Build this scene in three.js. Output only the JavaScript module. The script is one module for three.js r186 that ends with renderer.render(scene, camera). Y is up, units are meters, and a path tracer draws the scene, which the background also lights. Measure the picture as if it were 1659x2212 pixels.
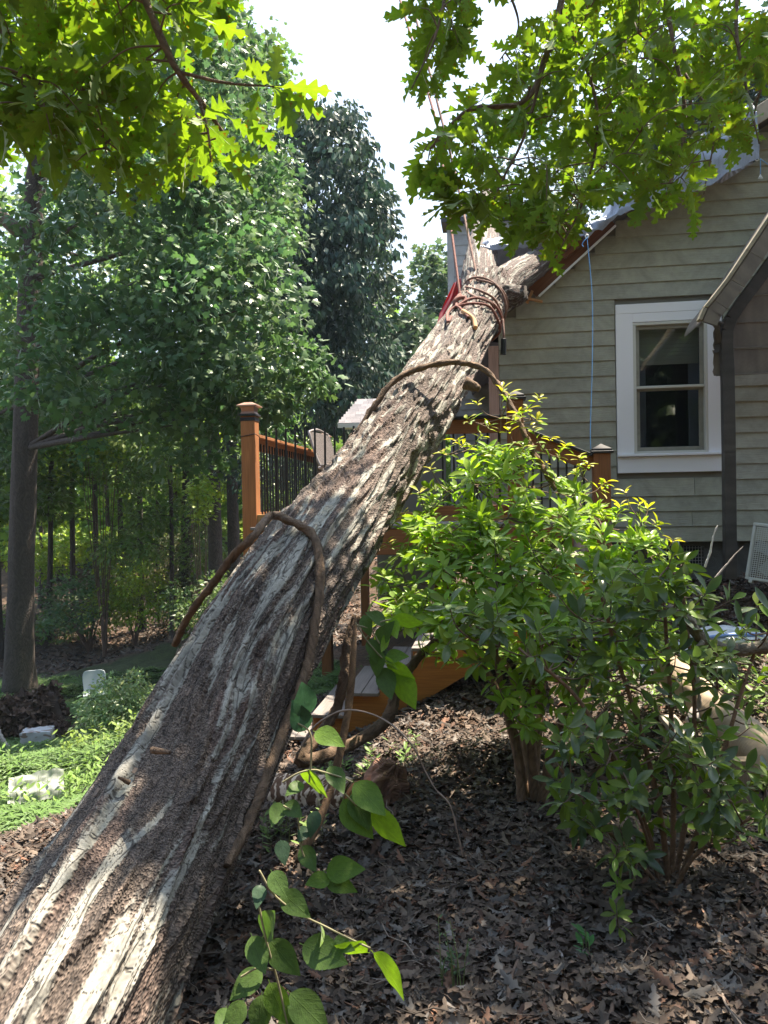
import * as THREE from 'three';
import { mergeGeometries, mergeVertices } from 'three/addons/utils/BufferGeometryUtils.js';
import { RoundedBoxGeometry } from 'three/addons/geometries/RoundedBoxGeometry.js';
import { createNoise3D } from 'simplex-noise';

// ---------------------------------------------------------------- camera, sky, sun, exposure
const scene = new THREE.Scene();
const camera = new THREE.PerspectiveCamera(67.34, 0.75, 0.05, 600);
camera.position.set(0, 1.6, 0);
camera.rotation.set(-0.0127, 0, -0.018, 'YXZ');
camera.updateMatrixWorld(true);

const SUN = new THREE.Vector3(0.29, 0.89, -0.348).normalize();
const EXPOSURE = 4.2, SKY = 0.4;
{
  const W = 512, H = 256, data = new Float32Array(W * H * 4), d = new THREE.Vector3();
  for (let r = 0; r < H; r++) for (let c = 0; c < W; c++) {
    const el = ((r + 0.5) / H - 0.5) * Math.PI, az = ((c + 0.5) / W - 0.5) * 2 * Math.PI;
    d.set(Math.cos(az) * Math.cos(el), Math.sin(el), Math.sin(az) * Math.cos(el));
    const ang = Math.acos(Math.min(1, d.dot(SUN))), up = Math.max(0, d.y);
    const k = Math.pow(up, 0.45), glow = 1.6 * Math.exp(-ang * ang / 0.10) + 0.7 * Math.exp(-ang / 0.55);
    let R = 0.86 + (0.40 - 0.86) * k, G = 0.93 + (0.58 - 0.93) * k, B = 1.0 + (0.92 - 1.0) * k;
    R += glow; G += glow * 0.97; B += glow * 0.92;
    if (d.y < 0) { const t = Math.min(1, -d.y * 6); R += (0.12 - R) * t; G += (0.13 - G) * t; B += (0.09 - B) * t; }
    data.set([R * SKY, G * SKY, B * SKY, 1], (r * W + c) * 4);
  }
  const sky = new THREE.DataTexture(data, W, H, THREE.RGBAFormat, THREE.FloatType);
  sky.mapping = THREE.EquirectangularReflectionMapping; sky.magFilter = THREE.LinearFilter; sky.needsUpdate = true;
  scene.background = sky; scene.environment = sky;
}
const sun = new THREE.DirectionalLight(0xfff1dc, 5);
sun.position.copy(SUN).multiplyScalar(60); sun.target.position.set(0, 0, -6);
sun.castShadow = true; sun.shadow.mapSize.set(4096, 4096);
Object.assign(sun.shadow.camera, { left: -25, right: 25, top: 25, bottom: -25, near: 1, far: 160 });
scene.add(sun, sun.target);
const renderer = new THREE.WebGLRenderer({ antialias: true });
renderer.toneMapping = THREE.LinearToneMapping; renderer.toneMappingExposure = EXPOSURE;
renderer.shadowMap.enabled = true;

// ---------------------------------------------------------------- helpers
const { clamp, lerp, smoothstep } = THREE.MathUtils;
function rng(seed) { let a = seed >>> 0; return () => { a = (a + 0x6d2b79f5) | 0; let t = Math.imul(a ^ (a >>> 15), 1 | a); t = (t + Math.imul(t ^ (t >>> 7), 61 | t)) ^ t; return ((t ^ (t >>> 14)) >>> 0) / 4294967296; }; }
const V = (x = 0, y = 0, z = 0) => new THREE.Vector3(x, y, z);
const noise = createNoise3D(rng(77));
const fbm = (x, y, z, o = 4) => { let s = 0, a = 0.5; for (let i = 0; i < o; i++) { s += a * noise(x, y, z); x *= 2.03; y *= 2.03; z *= 2.03; a *= 0.5; } return s; };
const RGB = (r, g, b) => new THREE.Color().setRGB(r, g, b);
// a place in the photograph (1659 x 2212 grid) at a depth in metres becomes a point of the world
const at = (u, v, d) => V((u - 829.5) / 1660 * d, (1106 - v) / 1660 * d, -d).applyMatrix4(camera.matrixWorld);
const toPix = (p) => { const q = p.clone().applyMatrix4(camera.matrixWorldInverse); return [829.5 - q.x / q.z * 1660, 1106 + q.y / q.z * 1660, -q.z]; };
const onPlane = (u, v, p0, n) => { const o = camera.position, d = at(u, v, 1).sub(o); return o.clone().addScaledVector(d, n.dot(p0.clone().sub(o)) / n.dot(d)); };
const inPoly = (x, y, P) => { let c = false; for (let i = 0, j = P.length - 1; i < P.length; j = i++) if ((P[i][1] > y) !== (P[j][1] > y) && x < (P[j][0] - P[i][0]) * (y - P[i][1]) / (P[j][1] - P[i][1]) + P[i][0]) c = !c; return c; };

const names = {};
function numbered(n) { const k = names[n] = (names[n] ?? -1) + 1; return k ? n + '_' + String(k).padStart(3, '0') : n; }
function tag(o, label, category, group, kind) { if (label) o.userData.label = label; if (category) o.userData.category = category; if (group) o.userData.group = group; if (kind) o.userData.kind = kind; return o; }
function thing(name, label, category, pos = V(), yaw = 0, group) {
  const o = new THREE.Group(); o.name = numbered(name); o.position.copy(pos); o.rotation.y = yaw; scene.add(o); o.updateMatrixWorld(true); return tag(o, label, category, group);
}
function mesh(name, geo, mat, parent) {
  const g = Array.isArray(geo) ? merge(geo) : geo;
  const m = new THREE.Mesh(g, mat); m.name = parent ? name : numbered(name); m.castShadow = m.receiveShadow = true; (parent ?? scene).add(m); return m;
}
function struct(name, geo, mat, label) { const m = mesh(name, geo, mat); return tag(m, label, null, null, 'structure'); }
function instances(name, geo, mat, mats, colors, parent) {
  const m = new THREE.InstancedMesh(geo, mat, mats.length); m.name = parent ? name : numbered(name);
  mats.forEach((x, i) => m.setMatrixAt(i, x)); if (colors) colors.forEach((c, i) => m.setColorAt(i, c));
  m.castShadow = m.receiveShadow = true; m.userData.kind = 'stuff'; (parent ?? scene).add(m); return m;
}
function merge(list) {
  const gs = list.map((g) => { const q = g.index ? g.toNonIndexed() : g; for (const k of Object.keys(q.attributes)) if (!['position', 'normal', 'uv'].includes(k)) q.deleteAttribute(k); return q; });
  return mergeGeometries(gs);
}
// box with softened edges, uv in metres, u along its longest side
function bx(w, h, d, x = 0, y = 0, z = 0, r = 0.004) {
  const rr = Math.min(r, w / 3, h / 3, d / 3);
  let g = r > 0 ? new RoundedBoxGeometry(w, h, d, 1, rr) : new THREE.BoxGeometry(w, h, d);
  if (g.index) g = g.toNonIndexed();
  g = boxUV(g, w, h, d); g.translate(x, y, z); return g;
}
let uvSeed = rng(5);
function boxUV(g, w, h, d) {
  const p = g.attributes.position, n = g.attributes.normal, uv = new Float32Array(p.count * 2), s = [w, h, d], off = uvSeed() * 7, off2 = uvSeed() * 5;
  const long = w >= h && w >= d ? 0 : h >= d ? 1 : 2;
  for (let i = 0; i < p.count; i++) {
    const q = [p.getX(i), p.getY(i), p.getZ(i)], a = [Math.abs(n.getX(i)), Math.abs(n.getY(i)), Math.abs(n.getZ(i))];
    const face = a[0] > a[1] && a[0] > a[2] ? 0 : a[1] > a[2] ? 1 : 2, rest = [0, 1, 2].filter((k) => k !== face);
    let [ua, va] = rest; if (va === long) [ua, va] = [va, ua];
    uv[2 * i] = q[ua] + off; uv[2 * i + 1] = q[va] + off2;
  }
  g.setAttribute('uv', new THREE.BufferAttribute(uv, 2)); return g;
}
const yaw = (g, a, ax = 'Y') => { g['rotate' + ax](a); return g; };
// box between two points (square-ish section), turned so that its width lies level
function beam(a, b, w, h, r = 0.004) {
  const d = b.clone().sub(a), L = d.length(), g = bx(L, h, w, 0, 0, 0, r), X = d.normalize();
  const Z = Math.abs(X.y) > 0.999 ? V(0, 0, 1) : V().crossVectors(X, V(0, 1, 0)).normalize(), Y = V().crossVectors(Z, X);
  g.applyMatrix4(new THREE.Matrix4().makeBasis(X, Y, Z).setPosition(a.clone().add(b).multiplyScalar(0.5))); return g;
}
// swept tube: points, radii (list or function of t), optional radial displacement f(angle, metres along, radius)
function sweep(pts, radius, o = {}) {
  const { radial = 8, seg = 24, disp, cap = true, smooth = true, frames } = o;
  const curve = pts.length > 2 && smooth ? new THREE.CatmullRomCurve3(pts, false, 'centripetal') : null;
  const poly = (t) => { if (curve) return curve.getPoint(t); const k = t * (pts.length - 1), i = Math.min(pts.length - 2, Math.floor(k)); return pts[i].clone().lerp(pts[i + 1], k - i); };
  const rad = typeof radius === 'function' ? radius : Array.isArray(radius) ? (t) => { const k = t * (radius.length - 1), i = Math.min(radius.length - 2, Math.floor(k)); return lerp(radius[i], radius[i + 1], k - i); } : () => radius;
  const P = [], pos = [], uv = [], idx = []; for (let i = 0; i <= seg; i++) P.push(poly(i / seg));
  let N = null, along = 0; const T = V(), B = V();
  for (let i = 0; i <= seg; i++) {
    T.copy(P[Math.min(seg, i + 1)]).sub(P[Math.max(0, i - 1)]).normalize();
    if (!N) { N = Math.abs(T.y) < 0.9 ? V(0, 1, 0) : V(1, 0, 0); }
    N.addScaledVector(T, -N.dot(T)).normalize(); B.crossVectors(T, N);
    if (i) along += P[i].distanceTo(P[i - 1]);
    const r = rad(i / seg); if (frames) frames.push({ p: P[i].clone(), n: N.clone(), b: B.clone(), t: T.clone(), r, along });
    for (let j = 0; j <= radial; j++) {
      const a = j / radial * 2 * Math.PI, rr = r + (disp ? disp(a, along, r, i / seg) : 0), c = Math.cos(a) * rr, s = Math.sin(a) * rr;
      pos.push(P[i].x + N.x * c + B.x * s, P[i].y + N.y * c + B.y * s, P[i].z + N.z * c + B.z * s);
      uv.push(o.unit ? j / radial : j / radial * 2 * Math.PI * r, o.unit ? i / seg : along);
    }
  }
  const row = radial + 1;
  for (let i = 0; i < seg; i++) for (let j = 0; j < radial; j++) { const k = i * row + j; idx.push(k, k + 1, k + row, k + 1, k + row + 1, k + row); }
  if (cap) for (const [i, f] of [[0, 1], [seg, 0]]) {
    const c = pos.length / 3; pos.push(P[i].x, P[i].y, P[i].z); uv.push(0, 0);
    for (let j = 0; j < radial; j++) { const k = i * row + j; f ? idx.push(c, k + 1, k) : idx.push(c, k, k + 1); }
  }
  const g = new THREE.BufferGeometry(); g.setAttribute('position', new THREE.Float32BufferAttribute(pos, 3)); g.setAttribute('uv', new THREE.Float32BufferAttribute(uv, 2)); g.setIndex(idx); g.computeVertexNormals();
  const n = g.attributes.normal; // close the seam
  for (let i = 0; i <= seg; i++) { const a = i * row, b = a + radial, x = n.getX(a) + n.getX(b), y = n.getY(a) + n.getY(b), z = n.getZ(a) + n.getZ(b), l = Math.hypot(x, y, z) || 1; n.setXYZ(a, x / l, y / l, z / l); n.setXYZ(b, x / l, y / l, z / l); }
  return g;
}
const rough = (amp, f, s = 0) => (a, l, r) => amp * fbm(Math.cos(a) * f * r * 3 + s, Math.sin(a) * f * r * 3, l * f, 3);
// a leaf matrix: stalk end, direction of its tip, side it faces, size
const _x = V(), _y = V(), _z = V();
function leafM(p, dir, nor, s = 1) {
  _y.copy(dir).normalize(); _z.copy(nor).addScaledVector(_y, -nor.dot(_y)); if (_z.lengthSq() < 1e-4) _z.set(_y.y, _y.z, _y.x).cross(_y); _z.normalize(); _x.crossVectors(_y, _z);
  return new THREE.Matrix4().makeBasis(_x, _y, _z).scale(V(s, s, s)).setPosition(p);
}
function rdir(R) { const z = R() * 2 - 1, a = R() * 6.2832, s = Math.sqrt(1 - z * z); return V(s * Math.cos(a), z, s * Math.sin(a)); }

// ---------------------------------------------------------------- textures
function tex(w, h, f, o = {}) {
  const data = new Uint8Array(w * h * 4), c = [0, 0, 0];
  for (let y = 0; y < h; y++) for (let x = 0; x < w; x++) { f(x / w, y / h, c); const i = (y * w + x) * 4; for (let k = 0; k < 3; k++) data[i + k] = clamp(c[k], 0, 1) * 255; data[i + 3] = 255; }
  const t = new THREE.DataTexture(data, w, h, THREE.RGBAFormat); t.wrapS = t.wrapT = THREE.RepeatWrapping; t.magFilter = THREE.LinearFilter;
  if (o.srgb) t.colorSpace = THREE.SRGBColorSpace; if (o.rep) t.repeat.set(...o.rep); t.needsUpdate = true; return t;
}
// noise that tiles: x, y in 0..1, cells per tile
function tn(x, y, fx, fy, z = 0) { const a = x * 6.2832, b = y * 6.2832, r = fx / 6.2832, q = fy / 6.2832; return noise(Math.cos(a) * r + z * 3.1, Math.sin(a) * r + Math.cos(b) * q * 1.01, Math.sin(b) * q + z); }
const grainF = (x, y) => { const w = tn(x, y, 2, 3, 1) * 0.35; const g = 0.5 + 0.5 * Math.sin((y * 14 + w * 3 + 0.4 * tn(x, y, 3, 16, 4)) * 6.2832); return 0.62 + 0.16 * g + 0.12 * tn(x, y, 6, 90, 2) + 0.12 * tn(x, y, 3, 4, 9); };
const T = {
  grain: tex(512, 256, (x, y, c) => { const g = grainF(x, y); c[0] = g + 0.1; c[1] = g + 0.07; c[2] = g + 0.04; }, { rep: [1 / 1.6, 1 / 0.3] }),
  grainB: tex(512, 256, (x, y, c) => { c[0] = c[1] = c[2] = grainF(x, y); }, { rep: [1 / 1.6, 1 / 0.3] }),
  emboss: tex(512, 256, (x, y, c) => { const w = 0.5 + 0.5 * Math.sin((y * 9 + 0.7 * tn(x, y, 3, 4, 11) + 0.15 * tn(x, y, 8, 12, 3)) * 6.2832); c[0] = c[1] = c[2] = 0.5 + 0.25 * (w - 0.5) + 0.3 * tn(x, y, 12, 80, 5); }, { rep: [1 / 1.3, 1 / 0.3] }),
  blotch: tex(256, 256, (x, y, c) => { const g = 0.86 + 0.12 * tn(x, y, 4, 4, 1) + 0.07 * tn(x, y, 13, 13, 2) + 0.04 * tn(x, y, 40, 40, 3); c[0] = g; c[1] = g; c[2] = g * 0.99; }, { rep: [1 / 1.1, 1 / 1.1] }),
  fine: tex(256, 256, (x, y, c) => { c[0] = c[1] = c[2] = 0.5 + 0.3 * tn(x, y, 30, 30, 1) + 0.25 * tn(x, y, 70, 70, 2); }, { rep: [1 / 0.4, 1 / 0.4] }),
  bark: tex(256, 512, (x, y, c) => { const f = 1 - Math.abs(tn(x + 0.04 * tn(x, y, 3, 6, 7), y, 16, 9, 3)); const g = 0.35 + 0.55 * Math.pow(clamp(1.05 - f, 0, 1), 0.5) + 0.14 * tn(x, y, 40, 40, 5); c[0] = g; c[1] = g * 0.96; c[2] = g * 0.92; }, { rep: [1 / 0.9, 1 / 1.2] }),
  soil: tex(512, 512, (x, y, c) => { const g = 0.62 + 0.18 * tn(x, y, 6, 6, 1) + 0.16 * tn(x, y, 22, 22, 2) + 0.16 * tn(x, y, 70, 70, 3); c[0] = g; c[1] = g; c[2] = g; }, { rep: [1 / 2.2, 1 / 2.2] }),
  stain: tex(256, 256, (x, y, c) => { const g = 0.8 + 0.16 * tn(x, y, 14, 2, 1) + 0.12 * tn(x, y, 5, 5, 2) + 0.06 * tn(x, y, 40, 40, 3); c[0] = g; c[1] = g * 0.985; c[2] = g * 0.95; }, { rep: [1 / 1.2, 1 / 1.2] }),
};
// leaf surface: u across (0.5 = midrib), v from stalk to tip
function leafTex(seed, spots) {
  const R = rng(seed), S = []; for (let i = 0; i < spots; i++) S.push([0.15 + 0.7 * R(), 0.1 + 0.85 * R(), 0.02 + 0.06 * R() * R() * 2]);
  return tex(128, 128, (x, y, c) => {
    const a = Math.abs(x - 0.5), side = (y - a * 0.9) * 8, vein = Math.min(1, Math.abs(side - Math.round(side)) / 0.09 + 0.25), mid = clamp(a / 0.018, 0, 1);
    const k = 0.82 + 0.1 * noise(x * 6, y * 6, seed) + 0.06 * noise(x * 20, y * 20, seed); const v = Math.min(mid, vein);
    c[0] = k * lerp(1.0, 0.82, v); c[1] = k * lerp(1.0, 0.9, v); c[2] = k * lerp(1.0, 0.75, v);
    for (const [sx, sy, r] of S) { const d = Math.hypot(x - sx, y - sy) / r + 0.5 * noise(x * 18, y * 18, seed + 3); if (d < 1) { const t = smoothstep(1 - d, 0, 0.3); c[0] = lerp(c[0], 0.95, t); c[1] = lerp(c[1], 0.3, t); c[2] = lerp(c[2], 0.25, t); } }
  });
}
T.leafA = leafTex(1, 0); T.leafB = leafTex(2, 7); T.leafC = leafTex(3, 14);

// ---------------------------------------------------------------- materials
const std = (color, rough, o = {}) => new THREE.MeshStandardMaterial({ color, roughness: rough, ...o });
const leafMat = (color, o = {}) => new THREE.MeshPhysicalMaterial({ color, roughness: 0.93, transmission: 0.5, thickness: 0, side: THREE.DoubleSide, clearcoat: 0.35, clearcoatRoughness: 0.33, specularIntensity: 0.5, ...o });
const M = {
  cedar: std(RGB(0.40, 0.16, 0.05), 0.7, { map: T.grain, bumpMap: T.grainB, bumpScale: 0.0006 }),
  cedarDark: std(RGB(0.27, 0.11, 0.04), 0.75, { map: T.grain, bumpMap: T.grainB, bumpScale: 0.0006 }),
  stringer: std(RGB(0.42, 0.17, 0.035), 0.65, { map: T.grain, bumpMap: T.grainB, bumpScale: 0.0005 }),
  deckGrey: std(RGB(0.20, 0.18, 0.17), 0.75, { map: T.grain, bumpMap: T.grainB, bumpScale: 0.0006 }),
  rawWood: std(RGB(0.55, 0.30, 0.15), 0.8, { map: T.grain, bumpMap: T.grainB, bumpScale: 0.001 }),
  brokenWood: std(RGB(0.20, 0.085, 0.04), 0.8, { map: T.grain, bumpMap: T.grainB, bumpScale: 0.001 }),
  black: std(RGB(0.012, 0.012, 0.013), 0.42),
  capBlack: std(RGB(0.02, 0.021, 0.025), 0.4),
  copper: std(RGB(0.45, 0.27, 0.2), 0.4, { metalness: 0.6, map: T.blotch }),
  trim: std(RGB(0.8, 0.8, 0.82), 0.5, { bumpMap: T.fine, bumpScale: 0.0006 }),
  sash: std(RGB(0.30, 0.29, 0.24), 0.5, { map: T.blotch }),
  sashLight: std(RGB(0.55, 0.54, 0.48), 0.5),
  glass: new THREE.MeshPhysicalMaterial({ color: 0xffffff, transmission: 1, thickness: 0, roughness: 0.02, ior: 1.5 }),
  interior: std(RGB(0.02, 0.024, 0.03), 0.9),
  blind: std(RGB(0.13, 0.16, 0.145), 0.7),
  screen: std(RGB(0.05, 0.06, 0.075), 0.8),
  foundation: std(RGB(0.10, 0.095, 0.085), 0.95, { map: T.blotch, bumpMap: T.fine, bumpScale: 0.003 }),
  roofing: std(RGB(0.12, 0.11, 0.11), 0.95, { map: T.blotch, bumpMap: T.fine, bumpScale: 0.003 }),
  vine: std(RGB(0.17, 0.115, 0.075), 0.95, { map: T.bark, bumpMap: T.fine, bumpScale: 0.004 }),
  twig: std(RGB(0.13, 0.085, 0.06), 0.9),
  twigGrey: std(RGB(0.34, 0.30, 0.27), 0.9),
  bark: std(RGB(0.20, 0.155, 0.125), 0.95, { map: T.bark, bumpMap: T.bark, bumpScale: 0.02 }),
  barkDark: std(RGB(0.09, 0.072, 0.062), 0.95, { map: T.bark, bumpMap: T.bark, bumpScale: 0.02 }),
  shrubBark: std(RGB(0.26, 0.16, 0.10), 0.9, { map: T.bark, bumpMap: T.fine, bumpScale: 0.003 }),
};
// ---------------------------------------------------------------- leaves
// blade from stalk (origin) to tip along y, width along x, seen along z; w(t) half width, fwd shifts the edge towards the tip
function leafStrip({ L, w, N = 8, bend = 0.25, fold = 0.3, fwd = 0, wave = 0, stalk = 0 }) {
  const pos = [], uv = [], idx = [];
  for (let i = 0; i <= N; i++) {
    const t = i / N, h = w(t), z = -bend * L * t * t, y = t * L + stalk;
    for (const s of [-1, 0, 1]) { const e = Math.abs(s) * h; pos.push(s * h, y + fwd * e, z + fold * e + wave * e * Math.sin(t * 11 + s)); uv.push(0.5 + s * 0.5 * clamp(h / (0.34 * L), 0, 1), t); }
    if (i) { const k = (i - 1) * 3; for (const j of [0, 1]) idx.push(k + j, k + j + 1, k + j + 3, k + j + 1, k + j + 4, k + j + 3); }
  }
  if (stalk) { const k = pos.length / 3, q = 0.012 * L; pos.push(-q, 0, 0, q, 0, 0, q * 0.7, stalk, 0, -q * 0.7, stalk, 0); uv.push(0.5, 0, 0.5, 0, 0.5, 0.02, 0.5, 0.02); idx.push(k, k + 1, k + 2, k, k + 2, k + 3); }
  const g = new THREE.BufferGeometry(); g.setAttribute('position', new THREE.Float32BufferAttribute(pos, 3)); g.setAttribute('uv', new THREE.Float32BufferAttribute(uv, 2)); g.setIndex(idx); g.computeVertexNormals(); return g;
}
// white oak: rounded lobes either side
const oakW = (n, ph) => (t) => { const env = 0.30 * Math.pow(Math.sin(Math.PI * Math.pow(t, 0.62) * 0.985 + 0.02), 0.9) * (0.45 + 0.75 * t), lobe = Math.pow(0.5 + 0.5 * Math.cos((t * n + ph) * 6.2832), 0.8); return Math.max(0.012, env * (0.32 + 0.78 * lobe) * (t < 0.12 ? 0.4 + 5 * t : 1)); };
const oakLeaf = (L, n, ph, bend, fold, N = 30) => { const f = oakW(n, ph); return leafStrip({ L, w: (t) => f(t) * L * (t > 0.97 ? 0.55 : 1), N, bend, fold, fwd: 0.42, wave: 0.07, stalk: 0.1 * L }); };
const ellW = (k, p = 1) => (t) => k * Math.pow(Math.sin(Math.PI * Math.pow(t, p)), 0.85) + 0.0015;
const OAK = [oakLeaf(1, 4.2, 0.42, 0.22, 0.15), oakLeaf(1, 4.6, 0.3, -0.12, 0.28), oakLeaf(1, 3.8, 0.5, 0.4, 0.3), oakLeaf(1, 4.4, 0.36, 0.05, -0.15)];
// broad pointed leaf with a toothed edge
const ovate = (bend, fold, teeth) => leafStrip({ L: 1, w: (t) => 0.34 * Math.pow(Math.sin(Math.PI * Math.pow(t, 0.72)), 0.9) * (1 - 0.25 * t) * (1 + teeth * 0.09 * (((t * 11) % 1) - 0.5)) + 0.003, N: 22, bend, fold, wave: 0.05, fwd: 0.12, stalk: 0.08 });
const OVATE = [ovate(0.2, 0.2, 0), ovate(-0.1, 0.3, 1), ovate(0.35, 0.12, 1)];
const LAUREL = [leafStrip({ L: 1, w: ellW(0.17, 1.25), N: 8, bend: 0.18, fold: 0.35, stalk: 0.06 }), leafStrip({ L: 1, w: ellW(0.19, 1.15), N: 8, bend: -0.15, fold: 0.25, stalk: 0.06 }), leafStrip({ L: 1, w: ellW(0.155, 1.2), N: 8, bend: 0.4, fold: 0.3, stalk: 0.06 })];
// star leaf of the woods' trees, few triangles
function starLeaf(s) { const p = [[0, -0.05], [0.5, 0.12], [0.3, 0.42], [0.42, 0.78], [0.12, 0.68], [0, 1], [-0.12, 0.68], [-0.42, 0.78], [-0.3, 0.42], [-0.5, 0.12]], pos = [0, 0.35, 0.06], uv = [0.5, 0.4], idx = []; p.forEach(([x, y], i) => { pos.push(x * s, y, -0.12 * x * x); uv.push(0.5 + 0.4 * x, y * 0.9); idx.push(0, 1 + (i + 1) % 10, 1 + i); }); const g = new THREE.BufferGeometry(); g.setAttribute('position', new THREE.Float32BufferAttribute(pos, 3)); g.setAttribute('uv', new THREE.Float32BufferAttribute(uv, 2)); g.setIndex(idx.reverse()); g.computeVertexNormals(); return g; }
// a spray: many leaves round a small twig, used by the crowns
function spray(leaf, n, r, size, seed, droop = 0.4, flat = 0.6) {
  const R = rng(seed), out = []; for (let i = 0; i < n; i++) { const d = rdir(R), p = d.clone().multiplyScalar(r * Math.cbrt(R())); p.y *= flat; const g = leaf.clone(); g.applyMatrix4(leafM(p, d.clone().add(V(0, -droop, 0)).addScaledVector(rdir(R), 0.5), V(0, 1, 0).addScaledVector(rdir(R), 0.85), size * (0.7 + 0.6 * R()))); out.push(g); }
  return merge(out);
}
const STAR = starLeaf(1), DIAMOND = leafStrip({ L: 1, w: (t) => 0.26 * Math.sin(Math.PI * t), N: 2, bend: 0.15, fold: 0.25 });
// ---------------------------------------------------------------- the ground
const groundPts = [
  [1000, 2212, 2.35], [1500, 2212, 2.35], [1440, 1900, 3.25], [1130, 1725, 4.15], [1000, 1950, 3.1], [800, 2000, 3.0], [800, 1740, 4.4], [560, 2050, 3.15], [480, 2180, 2.7], [960, 1475, 6.1], [1000, 1600, 5.0], [850, 1560, 5.8],
  [1500, 1258, 8.0], [1250, 1300, 7.6], [1640, 1255, 7.6], [1600, 1420, 6.0], [1450, 1500, 5.4], [1640, 1700, 4.2], [640, 1668, 5.9], [742, 1622, 6.05], [700, 1645, 6.0], [800, 1588, 6.05], [900, 1525, 6.05], [780, 1655, 5.3], [720, 1690, 5.3], [700, 1765, 4.9], [640, 1900, 3.9],
  [0, 1800, 6.0], [80, 1750, 7.0], [250, 1620, 10], [80, 1612, 11.5], [0, 1650, 10], [185, 1542, 17], [240, 1542, 17], [40, 1492, 17], [330, 1440, 19], [380, 1385, 21], [70, 1455, 20.5], [300, 1405, 22], [200, 1425, 22], [130, 1480, 18], [-60, 1560, 13],
].map(([u, v, d]) => at(u, v, d)).concat([
  V(0, 0, 0), V(2, 0.25, 0), V(-1, -0.25, -0.5), V(-2, -0.75, 0), V(-2, -0.8, -2.6), V(-1.4, -0.45, -2.6), V(4, 0.6, -2), V(-6, -1.6, -2), V(0, -0.1, 6), V(5, 0.9, -7), V(9, 1.2, -9), V(9, 1.0, -3), V(0.5, -0.3, -9), V(-1.5, -1.0, -9), V(-1.2, -1.2, -12), V(3, 0.6, -12),
  V(-2, -1.3, -17), V(-5, -1.6, -28), V(-14, -2.2, -26), V(-22, -2.6, -18), V(2, 0, -26), V(12, 1.4, -26), V(-12, -2, -10), V(-30, -1.5, -40), V(-10, 0.3, -40), V(10, 1.5, -45), V(30, 2, -30), V(-60, 2, -80), V(0, 2.5, -90), V(60, 2.5, -80), V(-60, -2, 10), V(60, 2, 10), V(0, -0.2, 50),
]);
function H(x, z) {
  let s = 0, w = 0;
  for (const p of groundPts) { const d2 = (p.x - x) ** 2 + (p.z - z) ** 2, k = 1 / Math.pow(d2 + 0.12, 1.7); s += k * p.y; w += k; }
  return s / w + 0.035 * noise(x * 1.3, z * 1.3, 5) + 0.02 * noise(x * 4, z * 4, 9);
}
const onGround = (x, z, dy = 0) => V(x, H(x, z) + dy, z);
// how far a place belongs to the lawn (1) or to the leaf-strewn slope and woods (0)
const lawnEdge = [[-1.5, -6.2], [-2.0, -5.6], [-3.6, -5.6], [-6, -4.8], [-16, -4], [-20, -16], [-10, -20.2], [-7.6, -20], [-5.4, -20.6], [-2.4, -19], [-0.4, -11], [-0.6, -7.6]];
const isLawn = (x, z) => inPoly(x + 0.5 * noise(x, z, 2), z + 0.5 * noise(x, z, 8), lawnEdge);
{
  const xs = [], zs = []; const axis = (out, lo, hi, near0, near1, step) => { for (let a = near0; a > lo; a -= step * Math.max(1, (near0 - a) * 0.35)) out.unshift(a); for (let a = near0 + step; a < near1; a += step) out.push(a); for (let a = near1; a < hi; a += step * Math.max(1, (a - near1) * 0.35)) out.push(a); };
  axis(xs, -160, 160, -7, 6, 0.11); axis(zs, -220, 90, -13, 0, 0.11);
  const pos = [], uv = [], col = [], idx = [], n = xs.length;
  for (const z of zs) for (const x of xs) {
    pos.push(x, H(x, z), z); uv.push(x, z);
    const g = isLawn(x, z) ? 1 : 0, k = 0.8 + 0.5 * noise(x * 0.9, z * 0.9, 3);
    col.push(...(g ? [0.055, 0.075, 0.022] : [0.11 * k + 0.02, 0.068 * k + 0.012, 0.045 * k + 0.006]));
  }
  for (let j = 0; j < zs.length - 1; j++) for (let i = 0; i < n - 1; i++) { const k = j * n + i; idx.push(k, k + n, k + 1, k + 1, k + n, k + n + 1); }
  const g = new THREE.BufferGeometry(); g.setAttribute('position', new THREE.Float32BufferAttribute(pos, 3)); g.setAttribute('uv', new THREE.Float32BufferAttribute(uv, 2)); g.setAttribute('color', new THREE.Float32BufferAttribute(col, 3)); g.setIndex(idx); g.computeVertexNormals();
  struct('ground', g, std(0xffffff, 1, { vertexColors: true, map: T.soil, bumpMap: T.soil, bumpScale: 0.03 }), 'sloping earth ground from the lawn up to the house');
}

// ---------------------------------------------------------------- the house
const YAW = -0.14, HA = V(Math.cos(YAW), 0, -Math.sin(YAW)), HN = V(Math.sin(YAW), 0, Math.cos(YAW)); // along the wall, out of the wall
const wallAt = at(1440, 850, 8.2), houseO = V(wallAt.x, 0, wallAt.z);
const house = thing('house', 'grey green clapboard house with white framed window and crushed gable roof', 'house', houseO, YAW);
const inHouse = (p) => house.worldToLocal(p.clone());
const onWall = (u, v, out = 0) => inHouse(onPlane(u, v, houseO.clone().addScaledVector(HN, out), HN));
const hb = (name, w, h, d, x, y, z, mat, parent = house, r) => mesh(name, bx(w, h, d, x, y, z, r), mat, parent);
const W = { left: onWall(1078, 800).x, base: onWall(1400, 1168).y, right: 5.2 };
const rakeA = onWall(1100, 668), rakeB = onWall(1320, 486), rakeC = onWall(1659, 262);
const slope = (rakeC.y - rakeB.y) / (rakeC.x - rakeB.x), rakeTop = (x) => x < rakeB.x ? rakeB.y + (x - rakeB.x) * (rakeB.y - rakeA.y) / (rakeB.x - rakeA.x) : rakeB.y + (x - rakeB.x) * slope;
const ridgeX = rakeC.x + 1.3;
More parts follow.
